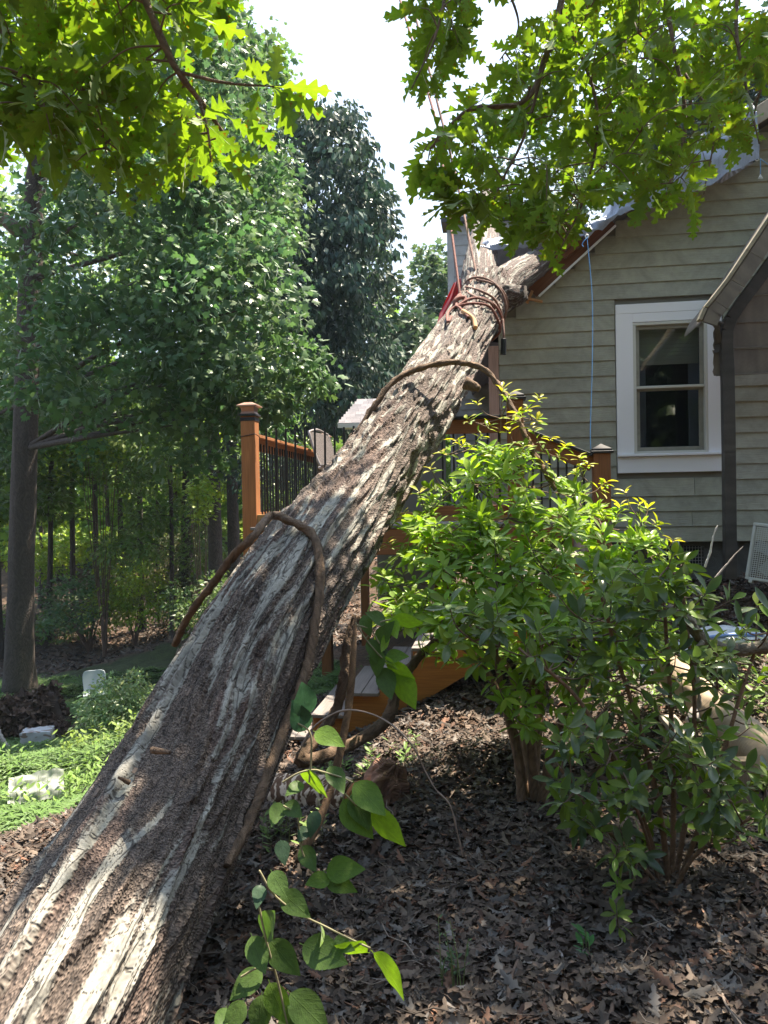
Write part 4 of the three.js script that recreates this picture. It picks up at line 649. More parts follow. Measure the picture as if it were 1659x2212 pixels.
{
  const t = thing('retaining_wall', 'weathered board retaining wall at the lower right corner below the log', 'retaining wall', at(1600, 1750, 4.0)), L = (p) => t.worldToLocal(p.clone());
  const wm = std(RGB(0.27, 0.21, 0.14), 0.9, { map: T.grain, bumpMap: T.grainB, bumpScale: 0.002 });
  const c = [[1440, 1555, 4.6], [1500, 1625, 4.3], [1560, 1690, 4.05], [1640, 1770, 3.8], [1720, 1850, 3.6]].map((q) => at(...q));
  for (let i = 0; i < 4; i++) for (let r = 0; r < 3; r++) { const a = L(c[i]).add(V(0, -0.09 - r * 0.165, 0)), b = L(c[i + 1]).add(V(0, -0.09 - r * 0.165, 0)); mesh('plank', beam(a, b.lerp(a, 0.006), 0.045, 0.16), wm, t); }
  for (let i = 0; i < 4; i++) mesh('cap_plank', beam(L(c[i]).add(V(0, 0.02, 0)), L(c[i + 1]).add(V(0, 0.02, 0)).lerp(L(c[i]), 0.006), 0.1, 0.03), std(RGB(0.4, 0.36, 0.30), 0.85, { map: T.grain }), t);
  const post = L(at(1603, 1790, 3.82)); mesh('post', bx(0.09, 0.7, 0.07, post.x, post.y, post.z), wm, t);
}
{
  const a = at(1440, 1440, 5.0), b = at(1720, 1690, 3.95), t = thing('peeled_log', 'thick barkless log lying on the slope above the board wall', 'log', a), L = (p) => t.worldToLocal(p.clone());
  mesh('wood', sweep([L(a), L(a.clone().lerp(b, 0.5)).add(V(0, -0.01, 0)), L(b)], [0.10, 0.115, 0.125], { radial: 32, seg: 50, disp: rough(0.012, 5, 3) }), std(RGB(0.38, 0.29, 0.20), 0.8, { map: T.stain, bumpMap: T.grainB, bumpScale: 0.004 }), t);
  mesh('stub', sweep([L(at(1508, 1530, 4.6)), L(at(1490, 1560, 4.45))], [0.04, 0.028], { radial: 12, seg: 5 }), M.twigGrey, t);
}
// white and blue litter on the slope below the house
{
  const R = rng(31), wp = std(RGB(0.6, 0.62, 0.66), 0.5, { side: THREE.DoubleSide }), bp = std(RGB(0.16, 0.26, 0.55), 0.5, { side: THREE.DoubleSide });
  const bag = (label, u, v, d, w, h, yw, blue, name) => {
    const p = at(u, v, d), t = thing(name, label, name === 'paper_plate' ? 'plate' : 'bag', V(p.x, H(p.x, p.z) + 0.03, p.z), yw);
    if (name === 'paper_plate') { mesh('plate', new THREE.LatheGeometry([[0.001, 0.008], [0.07, 0.008], [0.105, 0.03], [0.12, 0.032], [0.118, 0.036], [0.1, 0.036], [0.068, 0.014], [0.001, 0.014]].map(([x, y]) => new THREE.Vector2(x, y)), 30), wp, t); return; }
    const g = new THREE.SphereGeometry(1, 40, 24), a = g.attributes.position; for (let i = 0; i < a.count; i++) { const q = V(a.getX(i), a.getY(i), a.getZ(i)), k = 1 + 0.18 * noise(q.x * 2.2 + u, q.y * 2.2, q.z * 2.2) + 0.08 * noise(q.x * 6, q.y * 6 + u, q.z * 6); a.setXYZ(i, q.x * w / 2 * k, q.y * h / 2 * k + h * 0.3, q.z * w * 0.35 * k); } g.computeVertexNormals(); mesh('bag', g, wp, t);
    if (blue) { const s = sweep([V(-w * 0.42, h * 0.55, w * 0.2), V(-w * 0.1, h * 0.72, w * 0.3), V(w * 0.3, h * 0.6, w * 0.25)], 0.016, { radial: 8, seg: 14 }); mesh('blue_stripe', s, bp, t); }
  };
  bag('larger white plastic bag with a blue stripe lying behind the shrub below the fan', 1560, 1352, 6.3, 0.75, 0.2, 0.2, true, 'plastic_bag'); bag('smaller white bag left of the striped bag on the slope', 1462, 1362, 6.2, 0.4, 0.13, -0.4, false, 'plastic_bag'); bag('white paper plate lying among the weeds below the bags', 1405, 1388, 6.0, 0, 0, 0, false, 'paper_plate');
}
{ // box fan
  const p = at(1678, 1262, 6.6), t = thing('box_fan', 'white box fan with round hub leaning at the right edge by the house', 'fan', V(p.x, Math.max(p.y, H(p.x, p.z)), p.z), -0.5); t.rotation.z = -0.22; t.rotation.x = -0.16;
  const fw = 0.5, fm = std(RGB(0.40, 0.42, 0.40), 0.5), wires = [];
  mesh('frame', [bx(fw, 0.025, 0.12, 0, 0.0125, 0, 0.01), bx(fw, 0.025, 0.12, 0, fw - 0.0125, 0, 0.01), bx(0.025, fw - 0.05, 0.12, -fw / 2 + 0.0125, fw / 2, 0, 0.01), bx(0.025, fw - 0.05, 0.12, fw / 2 - 0.0125, fw / 2, 0, 0.01)], fm, t);
  for (let i = -13; i <= 13; i++) { wires.push(bx(0.005, fw - 0.04, 0.003, i * 0.0175, fw / 2, 0.055, 0)); wires.push(bx(fw - 0.04, 0.005, 0.003, 0, fw / 2 + i * 0.0175, 0.058, 0)); }
  mesh('grille', wires, fm, t); mesh('hub_ring', new THREE.TorusGeometry(0.075, 0.012, 10, 30).translate(0, fw / 2, 0.062), fm, t); mesh('hub', new THREE.CylinderGeometry(0.035, 0.04, 0.02, 24).rotateX(Math.PI / 2).translate(0, fw / 2, 0.064), fm, t); mesh('hub_plate', new THREE.CylinderGeometry(0.1, 0.1, 0.006, 30).rotateX(Math.PI / 2).translate(0, fw / 2, 0.05), std(RGB(0.38, 0.41, 0.42), 0.5), t);
  for (let i = 0; i < 5; i++) { const g = new THREE.BoxGeometry(0.11, 0.17, 0.006); g.rotateY(0.5).translate(0, 0.13, 0).rotateZ(i * 1.2566).translate(0, fw / 2, 0); mesh('blade', g, std(RGB(0.3, 0.33, 0.34), 0.5), t); }
  for (const s of [-1, 1]) mesh('foot', bx(0.03, 0.03, 0.22, s * 0.2, -0.012, 0, 0.005), fm, t);
}
// ---------------------------------------------------------------- trees of the woods
const crownMats = {
  tulip: leafMat(0xffffff, { transmission: 0.5, clearcoat: 0.45, clearcoatRoughness: 0.28 }),
  dark: leafMat(0xffffff, { transmission: 0.3, clearcoat: 0.5, clearcoatRoughness: 0.36 }),
};
const SP = {
  star: spray(STAR, 18, 0.42, 0.125, 3, 0.7), starS: spray(STAR, 16, 0.4, 0.12, 4, 0.5), small: spray(DIAMOND, 22, 0.34, 0.13, 5, 0.6), fine: spray(DIAMOND, 18, 0.2, 0.07, 6, 0.2), far: spray(STAR, 14, 0.6, 0.26, 7, 0.5),
  frond: spray(DIAMOND, 24, 0.3, 0.17, 8, 1.0),
};
function crownInto(t, blobs, sp, color, o = {}) {
  const R = rng(o.seed ?? 1), ms = [], cs = [], pts = []; const dens = o.dens ?? 26, sc = o.scale ?? 1;
  for (const [u, v, d, ru, rv, rd] of blobs) {
    const c = at(u, v, d), a = ru / 1660 * d, b = rv / 1660 * d, n = Math.round(dens * (a * b + a * rd + b * rd)); pts.push([c, a, b, rd]);
    for (let i = 0; i < n; i++) {
      const q = rdir(R), k = 0.5 + 0.5 * Math.cbrt(R()), p = V(c.x + q.x * a * k, c.y + q.y * b * k, c.z + q.z * rd * k), bump = noise(p.x * 0.9, p.y * 0.9, p.z * 0.9);
      if (bump < (o.gap ?? -0.25)) continue; p.addScaledVector(q, 0.5 * bump * Math.min(a, b, 1.6));
      const s = sc * (0.7 + 0.6 * R()); ms.push(new THREE.Matrix4().compose(t.worldToLocal(p), new THREE.Quaternion().setFromEuler(new THREE.Euler(0.7 * (R() - 0.5), R() * 6.28, 0.7 * (R() - 0.5))), V(s, s, s)));
      const m = 0.65 + 0.6 * R() + 0.25 * bump; cs.push(RGB(color[0] * m * (0.85 + 0.4 * R()), color[1] * m, color[2] * m * (0.7 + 0.5 * R())));
    }
  }
  instances('crown', sp, o.mat ?? crownMats.tulip, ms, cs, t); return pts;
}
function tree(name, label, cat, trunk, rr, blobs, sp, color, o = {}) {
  const P = trunk.map((q) => at(...q)); if (o.ground !== false) { P[0].y = H(P[0].x, P[0].z) - 0.1; } const t = thing(name, label, cat, P[0], 0, o.group), L = (p) => t.worldToLocal(p.clone()), R = rng((o.seed ?? 1) + 50);
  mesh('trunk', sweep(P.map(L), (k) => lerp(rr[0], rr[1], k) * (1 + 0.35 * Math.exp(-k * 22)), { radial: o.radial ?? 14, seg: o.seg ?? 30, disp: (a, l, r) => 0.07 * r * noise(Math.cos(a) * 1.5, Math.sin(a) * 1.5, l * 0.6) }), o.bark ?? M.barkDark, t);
  if (blobs) {
    const pts = crownInto(t, blobs, sp, color, o), cv = P.length > 2 ? new THREE.CatmullRomCurve3(P) : new THREE.LineCurve3(P[0], P[1]);
    for (const [c, a, b, d] of pts) for (let i = 0; i < (o.limbs ?? 2); i++) {
      const e = c.clone().add(V(a * (R() - 0.5), b * (R() - 0.5), d * (R() - 0.5))); let best = 0.9, bd = 1e9; for (let k = 0.3; k <= 1; k += 0.05) { const q = cv.getPoint(k), dd = q.distanceTo(e) + (q.y > e.y ? 0.7 * (q.y - e.y) : 0); if (dd < bd) { bd = dd; best = k; } }
      const s = cv.getPoint(best), mid = s.clone().lerp(e, 0.5).add(V(0, 0.12 * s.distanceTo(e) * (R() - 0.2), 0)), r = rr[1] * 0.35; mesh('limb', sweep([L(s), L(mid), L(e)], [r, r * 0.7, r * 0.2], { radial: 7, seg: 10 }), o.bark ?? M.barkDark, t);
    }
  }
  return t;
}
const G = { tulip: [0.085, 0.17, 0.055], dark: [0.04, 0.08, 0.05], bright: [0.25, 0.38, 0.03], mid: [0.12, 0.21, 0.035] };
tree('tall_tree', 'tall tulip tree with thick dark trunk at the left edge of the lawn', 'tree', [[42, 1498, 17], [46, 1250, 17], [56, 900, 17], [66, 600, 17], [74, 420, 17], [110, 230, 17], [130, -60, 17]], [0.29, 0.19],
  [[330, 560, 14, 260, 170, 2.2], [480, 720, 13.5, 180, 150, 1.8], [300, 800, 14, 250, 120, 2], [170, 640, 18.5, 170, 220, 1.2], [590, 810, 13.5, 100, 60, 1.2], [360, 330, 15, 260, 210, 2.6], [250, 80, 15, 300, 190, 2.6], [60, 880, 20, 170, 120, 1.5], [420, 930, 14, 120, 70, 1.2], [520, 470, 14.5, 110, 110, 1.5], [560, 880, 14, 70, 50, 1]], SP.star, G.tulip, { seed: 2, limbs: 2, dens: 34, radial: 24, seg: 60 });
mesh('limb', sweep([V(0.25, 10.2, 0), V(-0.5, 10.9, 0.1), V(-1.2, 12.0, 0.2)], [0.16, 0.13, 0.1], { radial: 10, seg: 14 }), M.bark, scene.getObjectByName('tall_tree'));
tree('dark_tree', 'large dark blue green tree standing against the white sky behind the deck', 'tree', [[468, 1540, 20], [466, 1250, 20], [460, 900, 20.3], [470, 700, 21], [560, 500, 23]], [0.2, 0.13],
  [[700, 400, 24, 105, 150, 2.6], [745, 580, 24, 95, 150, 2.6], [640, 620, 23.5, 130, 150, 2.8], [770, 750, 25, 75, 90, 2], [620, 330, 24, 75, 90, 2], [690, 860, 24, 160, 70, 2.2], [730, 300, 24, 50, 70, 1.5], [800, 450, 24.5, 45, 80, 1.5], [560, 720, 23, 110, 130, 2]], SP.frond, G.dark, { seed: 3, dens: 22, mat: crownMats.dark, scale: 1.25, gap: -0.3 });
tree('straight_tree', 'straight dark trunk just right of the dark tree, close to the deck post', 'tree', [[508, 1500, 20.5], [505, 1200, 20.5], [498, 900, 21], [495, 700, 21.5]], [0.18, 0.12], [[540, 960, 20, 90, 90, 1.5], [600, 1000, 21, 90, 60, 1.5], [575, 640, 21, 90, 120, 1.5], [525, 760, 20.3, 110, 100, 1.6], [470, 800, 20, 80, 80, 1.3]], SP.small, G.dark, { seed: 13, mat: crownMats.dark, dens: 24, limbs: 2 });
tree('light_tree', 'light green tree rising behind the foreground oak leaves into the sky', 'tree', [[400, 1400, 24], [410, 900, 24], [430, 500, 24], [460, 100, 24]], [0.2, 0.1], [[400, 60, 24, 110, 200, 3], [470, 280, 24, 90, 170, 2.6], [480, 90, 25, 45, 110, 2], [560, 230, 26, 55, 100, 2], [590, 170, 26, 35, 50, 1.4], [380, 450, 25, 150, 150, 2.5]], SP.starS, [0.12, 0.22, 0.05], { seed: 4, dens: 22, scale: 1.2 });
tree('far_tree', 'small far green tree at the foot of the sky gap left of the house wing', 'tree', [[935, 1150, 36], [935, 900, 36], [932, 700, 36]], [0.16, 0.08], [[935, 620, 36, 30, 80, 2.2], [930, 730, 36, 50, 70, 2.5], [960, 660, 37, 35, 110, 2.5], [905, 780, 35, 50, 60, 2.5]], SP.far, [0.07, 0.13, 0.05], { seed: 5, dens: 12 });
tree('round_tree', 'dark bushy tree between the dark tree and the trunk, above the shingled roof', 'tree', [[840, 1150, 30], [840, 950, 30], [845, 800, 30]], [0.16, 0.08], [[850, 700, 30, 55, 90, 2], [820, 810, 29, 90, 90, 2.5], [880, 800, 31, 50, 80, 2.2], [760, 850, 29, 70, 70, 2]], SP.far, [0.05, 0.09, 0.045], { seed: 6, dens: 14, mat: crownMats.dark });
tree('house_tree', 'tree behind the house roof at the upper right corner', 'tree', [[1620, 900, 26], [1610, 500, 26], [1600, 250, 26]], [0.2, 0.1], [[1590, 190, 26, 90, 90, 2.5], [1520, 260, 26, 90, 80, 2.5], [1660, 280, 26, 80, 110, 2.5], [1610, 120, 26, 50, 50, 1.5], [1420, 330, 26, 80, 80, 2.5]], SP.far, [0.05, 0.09, 0.045], { seed: 7, dens: 14, mat: crownMats.dark });
tree('roof_tree', 'tree behind the tarp covered roof, seen through the right oak leaves', 'tree', [[1160, 900, 22], [1150, 600, 22], [1150, 380, 22]], [0.18, 0.1], [[1130, 330, 22, 80, 100, 2.2], [1210, 380, 22, 90, 90, 2.2], [1290, 400, 23, 80, 70, 2.2], [1090, 430, 22, 50, 60, 1.6]], SP.starS, [0.06, 0.11, 0.05], { seed: 8, dens: 16, mat: crownMats.dark });
{ // slender trees of the woods, each with a few leaf layers
  const list = [[215, 1450, 27, 0.11, 930], [265, 1420, 29, 0.12, 900], [160, 1440, 26, 0.10, 880], [310, 1430, 25, 0.11, 950], [345, 1390, 30, 0.13, 850], [105, 1440, 24, 0.09, 1000], [240, 1380, 34, 0.12, 800], [390, 1400, 31, 0.13, 800], [430, 1400, 33, 0.14, 820], [130, 1400, 33, 0.13, 850], [285, 1400, 36, 0.12, 800], [0, 1450, 22, 0.12, 800], [-60, 1450, 25, 0.14, 700], [560, 1380, 30, 0.14, 800], [620, 1380, 33, 0.14, 800], [370, 1400, 22, 0.07, 1050], [90, 1420, 29, 0.1, 900], [700, 1300, 34, 0.14, 850]];
  const R = rng(66);
  list.forEach(([u, v, d, r, top], i) => {
    const lean = (R() - 0.5) * 50, bl = []; for (let k = 0; k < 6; k++) bl.push([u + lean * 0.6 + (R() - 0.5) * 190, lerp(820, 1230, R()), d + (R() - 0.5) * 3, 30 + 50 * R(), 12 + 22 * R(), 1.0]);
    if (d < 28) bl.push([u + lean, top - 40, d, 100, 120, 2.5]);
    tree('woodland_tree', 'slender dark tree trunk standing in the shaded woods behind the lawn', 'tree', [[u, v, d], [u + lean * 0.3 + 6 * (R() - 0.5), 1200, d], [u + lean * 0.7, 1000, d], [u + lean, top, d]], [r, r * 0.65], bl, i % 3 ? SP.starS : SP.small, i % 2 === 0 ? G.bright : G.mid, { seed: 100 + i, limbs: 1, dens: 20, group: 'slender trees in the woods', scale: 1.25, radial: 10, seg: 16 });
  });
}
function bush(label, blobs, sp, color, o = {}) {
  const [u, v, d, , rv] = blobs[0], b = at(u, v, d); b.y = H(b.x, b.z); const t = thing(o.name ?? 'bush', label, o.cat ?? 'bush', b, 0, o.group), R = rng((o.seed ?? 1) + 9), L = (p) => t.worldToLocal(p.clone());
  const pts = crownInto(t, blobs, sp, color, { gap: -0.35, ...o }), st = [];
  for (const [c, a, bb] of pts) for (let i = 0; i < 4; i++) { const e = c.clone().add(V(a * (R() - 0.5), bb * (R() - 0.3), 0.3 * (R() - 0.5))); st.push(sweep([V(0.1 * (R() - 0.5), 0, 0.1 * (R() - 0.5)), L(e).multiplyScalar(0.5).add(V(0, 0.1, 0)), L(e)], [0.02, 0.013, 0.004], { radial: 5, seg: 8 })); }
  mesh('stems', st, M.twig, t); t.getObjectByName('crown').name = 'foliage'; return t;
}
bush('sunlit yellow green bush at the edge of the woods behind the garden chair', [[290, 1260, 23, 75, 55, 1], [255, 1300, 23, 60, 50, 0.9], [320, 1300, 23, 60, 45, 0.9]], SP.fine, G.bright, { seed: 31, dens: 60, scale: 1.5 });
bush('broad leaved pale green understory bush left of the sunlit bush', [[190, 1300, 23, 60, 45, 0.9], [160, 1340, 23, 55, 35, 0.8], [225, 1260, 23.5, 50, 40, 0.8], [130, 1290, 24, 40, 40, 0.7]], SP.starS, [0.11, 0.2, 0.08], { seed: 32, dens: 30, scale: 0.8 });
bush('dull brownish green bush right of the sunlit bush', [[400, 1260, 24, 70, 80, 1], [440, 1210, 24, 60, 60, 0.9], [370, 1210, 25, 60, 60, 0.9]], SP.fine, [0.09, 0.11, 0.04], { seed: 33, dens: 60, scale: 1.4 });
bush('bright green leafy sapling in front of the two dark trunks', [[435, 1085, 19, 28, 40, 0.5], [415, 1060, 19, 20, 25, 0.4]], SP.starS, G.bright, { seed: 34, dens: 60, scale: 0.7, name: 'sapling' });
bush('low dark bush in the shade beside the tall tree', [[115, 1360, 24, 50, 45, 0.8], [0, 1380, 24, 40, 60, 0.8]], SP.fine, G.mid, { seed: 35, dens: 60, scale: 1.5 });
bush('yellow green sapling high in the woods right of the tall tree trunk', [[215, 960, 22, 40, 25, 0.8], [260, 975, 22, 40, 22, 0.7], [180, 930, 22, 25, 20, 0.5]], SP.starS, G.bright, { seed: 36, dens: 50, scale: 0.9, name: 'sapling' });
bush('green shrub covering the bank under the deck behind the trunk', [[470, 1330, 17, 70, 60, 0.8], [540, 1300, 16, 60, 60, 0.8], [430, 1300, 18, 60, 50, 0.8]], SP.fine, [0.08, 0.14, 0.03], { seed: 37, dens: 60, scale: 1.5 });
bush('glossy leaved shrub with silvery glints beside the garden chair', [[268, 1508, 11.2, 58, 36, 0.45], [232, 1558, 11, 44, 40, 0.4], [285, 1545, 11, 45, 50, 0.4], [222, 1525, 11, 22, 22, 0.25]], SP.fine, [0.22, 0.33, 0.12], { seed: 38, dens: 260, scale: 0.85, name: 'shrub', cat: 'shrub', mat: leafMat(0xffffff, { clearcoat: 1, clearcoatRoughness: 0.25 }) });
{ // woods that close the view
  const R = rng(44), ms = [], cs = [];
  for (let i = 0; i < 12000; i++) {
    const u = -500 + R() * 1650, d = 36 + R() * 26, top = u < 540 ? 250 : u < 830 ? 500 : 760, v = lerp(top, 1340, Math.pow(R(), 0.8)), p = at(u, v, d), g = H(p.x, p.z); if (p.y < g || (p.y > 7 && R() < 0.88)) continue; const bump = noise(p.x * 0.25, p.y * 0.3, p.z * 0.25); if (bump < -0.35) continue;
    const s = 1.4 + 1.1 * R(); ms.push(new THREE.Matrix4().compose(p, new THREE.Quaternion().setFromEuler(new THREE.Euler(R(), R() * 6.28, R())), V(s, s, s))); const m = 0.5 + 0.8 * R() + 0.4 * bump; cs.push(RGB(0.22 * m, 0.36 * m, 0.05 * m));
  }
  tag(instances('woods', SP.far, crownMats.tulip, ms, cs), 'dense far woods closing the view behind the lawn and the deck');
}
{ // woods on the near side, behind the place where the photographer stands
  const R = rng(45), ms = [], cs = [];
  for (let i = 0; i < 5200; i++) {
    const a = -0.35 + R() * 3.85, d = 12 + 9 * R(), x = Math.cos(a) * d, z = Math.sin(a) * d; if (x > 6 && z < 0) continue; const y = H(x, z) + 0.3 + 11 * Math.pow(R(), 1.1), s = 1.3 + 1.0 * R(), m = 0.6 + 0.7 * R();
    ms.push(new THREE.Matrix4().compose(V(x, y, z), new THREE.Quaternion().setFromEuler(new THREE.Euler(R(), R() * 6.28, R())), V(s, s, s))); cs.push(RGB(0.07 * m, 0.125 * m, 0.035 * m));
  }
  tag(instances('woods', SP.far, crownMats.tulip, ms, cs), 'woods on the near side of the garden behind the viewer');
}
// ---------------------------------------------------------------- oak branches hanging into the view
function leavesInto(t, leaves, geos, mats, restGeo, restMat, most = 300, nm = 'leaf') {
  for (const l of leaves) { const [u, v, d] = toPix(V().setFromMatrixPosition(l.m)); l.k = d > 0.2 && u > -40 && u < 1700 && v > -40 && v < 2250 ? l.s / d : 0; }
  leaves.sort((a, b) => b.k - a.k); const inv = new THREE.Matrix4().copy(t.matrixWorld).invert(), rest = [];
  leaves.forEach((l, i) => {
    const m = inv.clone().multiply(l.m);
    if (i < most && l.k > 0) { const q = mesh(nm, geos[l.g % geos.length], mats[l.c % mats.length], t); m.decompose(q.position, q.quaternion, q.scale); } else rest.push([m, l.tint]);
  });
  if (rest.length) instances('foliage', restGeo, restMat, rest.map((r) => r[0]), rest.map((r) => r[1]), t);
}
const oakMats = [RGB(0.24, 0.37, 0.015), RGB(0.2, 0.33, 0.015), RGB(0.28, 0.40, 0.015), RGB(0.21, 0.33, 0.015)].map((c, i) => leafMat(c, { map: [T.leafA, T.leafB, T.leafA, T.leafB][i], clearcoat: 0.2, transmission: 0.65 })), oakRest = leafMat(0xffffff, { map: T.leafB, transmission: 0.65, clearcoat: 0.25 });
function oak(label, limbs, regions, o) {
  const t = thing('oak_branch', label, 'oak branch', at(...limbs[0][0])), L = (p) => t.worldToLocal(p.clone()), R = rng(o.seed), skel = [], leaves = [], twigs = [];
  limbs.forEach((l, i) => { const P = l.map((q) => at(...q)), c = new THREE.CatmullRomCurve3(P, false, 'centripetal'), r0 = o.r[i] ?? 0.008; mesh('limb', sweep(P.map(L), [r0, r0 * 0.75, r0 * 0.35], { radial: 8, seg: 40, disp: rough(r0 * 0.3, 20, i) }), M.vine, t); for (let k = 0.1; k <= 1.001; k += 0.02) skel.push(c.getPoint(Math.min(1, k))); });
  const leaf = (p, dir, nor, s) => { const g = Math.floor(R() * 4), c = Math.floor(R() * 4), k = 0.7 + 0.5 * R(); const m = leafM(p, dir, nor, s); m.multiply(new THREE.Matrix4().makeScale(R() < 0.5 ? 0.9 + 0.25 * R() : 0.85 + 0.3 * R(), 1, 1)); leaves.push({ m, s, g, c, tint: RGB(0.22 * k * (0.9 + 0.3 * R()), 0.35 * k, 0.015 * k) }); };
  for (const [poly, n, d0, d1] of regions) {
    const xs = poly.map((p) => p[0]), ys = poly.map((p) => p[1]), x0 = Math.min(...xs), x1 = Math.max(...xs), y0 = Math.min(...ys), y1 = Math.max(...ys); let made = 0, tries = 0;
    while (made < n && tries++ < n * 30) {
      const u = lerp(x0, x1, R()), v = lerp(y0, y1, R()); if (!inPoly(u, v, poly)) continue; const tip = d1 === undefined ? V(u, lerp(6.3, 7.3, R()), v) : at(u, v, lerp(d0, d1, R())); made++;
      let s = null, bd = 1e9; for (const q of skel) { const d = q.distanceTo(tip) + 0.25 * R(); if (d < bd) { bd = d; s = q; } }
      const len = s.distanceTo(tip), mid = s.clone().lerp(tip, 0.55).add(V(0, 0.12 * len, 0.08 * (R() - 0.5))), c = new THREE.CatmullRomCurve3([s, mid, tip]); twigs.push(sweep([s, mid, tip].map(L), [0.0045, 0.003, 0.0018], { radial: 5, seg: 8, cap: false }));
      if (len > 0.25) for (let k = 0.3; k < 0.9; k += 0.3) skel.push(c.getPoint(k));
      const dir = c.getTangent(1), m = o.tip + Math.floor(R() * 2);
      for (let i = 0; i < m; i++) leaf(tip, dir.clone().multiplyScalar(0.9).addScaledVector(rdir(R), 0.9).add(V(0, -0.35, 0)), V(0, 1, -0.45).addScaledVector(rdir(R), 0.65), o.size * (0.7 + 0.5 * R()));
      for (let k = 0.45; k < 0.95; k += 0.2) if (R() < 0.8) leaf(c.getPoint(k), dir.clone().multiplyScalar(0.4).addScaledVector(rdir(R), 1).add(V(0, -0.4, 0)), V(0, 1, -0.45).addScaledVector(rdir(R), 0.7), o.size * (0.6 + 0.5 * R()));
    }
  }
  for (const [u, v, d, du, dv, s, nz] of o.extra ?? []) { const p = at(u, v, d); leaf(p, at(u + du, v + dv, d + 0.02).sub(p), V(0.1 * Math.sin(u), 0.8, nz ?? -0.5), s); }
  tag(mesh('twigs', twigs, M.twig, t), null, null, null, 'stuff');
  leavesInto(t, leaves, OAK, oakMats, OAK[1], oakRest); return t;
}
oak('oak branch with large sunlit leaves hanging in the upper left corner', [[[200, -320, 2.7], [270, -120, 2.6], [330, 40, 2.52], [385, 155, 2.5], [450, 240, 2.55], [490, 300, 2.6]], [[385, 155, 2.5], [480, 178, 2.45], [540, 184, 2.42], [592, 187, 2.4]], [[90, -250, 2.9], [140, 40, 2.85], [180, 200, 2.8], [230, 320, 2.7]], [[-120, 60, 2.8], [20, 150, 2.75], [90, 230, 2.7], [140, 330, 2.7]], [[430, 215, 2.5], [450, 290, 2.5], [455, 350, 2.5]], [[400, -200, 2.7], [430, -80, 2.65], [450, -20, 2.6]]],
  [[[[-80, -140], [500, -140], [480, 10], [400, 60], [330, 130], [220, 160], [100, 160], [-80, 170]], 75, 2.4, 3.1], [[[-80, 120], [200, 140], [330, 120], [430, 200], [500, 215], [470, 300], [450, 350], [330, 350], [250, 385], [130, 340], [60, 310], [-80, 300]], 52, 2.4, 2.95], [[[-500, -700], [700, -700], [250, -200], [-400, -200]], 30, 2.4, 3.4]],
  { seed: 61, r: [0.016, 0.006, 0.011, 0.01, 0.006, 0.009], tip: 3, size: 0.145, extra: [[592, 187, 2.4, 95, 5, 0.165], [592, 187, 2.4, 80, 45, 0.165], [590, 185, 2.4, 60, 90, 0.15], [590, 187, 2.4, 10, -80, 0.13], [588, 187, 2.4, -50, -40, 0.13], [588, 187, 2.4, 30, 80, 0.14], [560, 186, 2.42, -20, 70, 0.12], [470, 345, 2.5, 75, 5, 0.13], [470, 345, 2.5, 60, 40, 0.14], [350, 350, 2.55, -40, 70, 0.14], [345, 350, 2.55, -70, 45, 0.12], [250, 380, 2.6, 25, 70, 0.13], [500, 170, 2.44, 60, -25, 0.12], [530, 240, 2.5, 40, 60, 0.14], [490, 250, 2.5, 60, 50, 0.13]] });
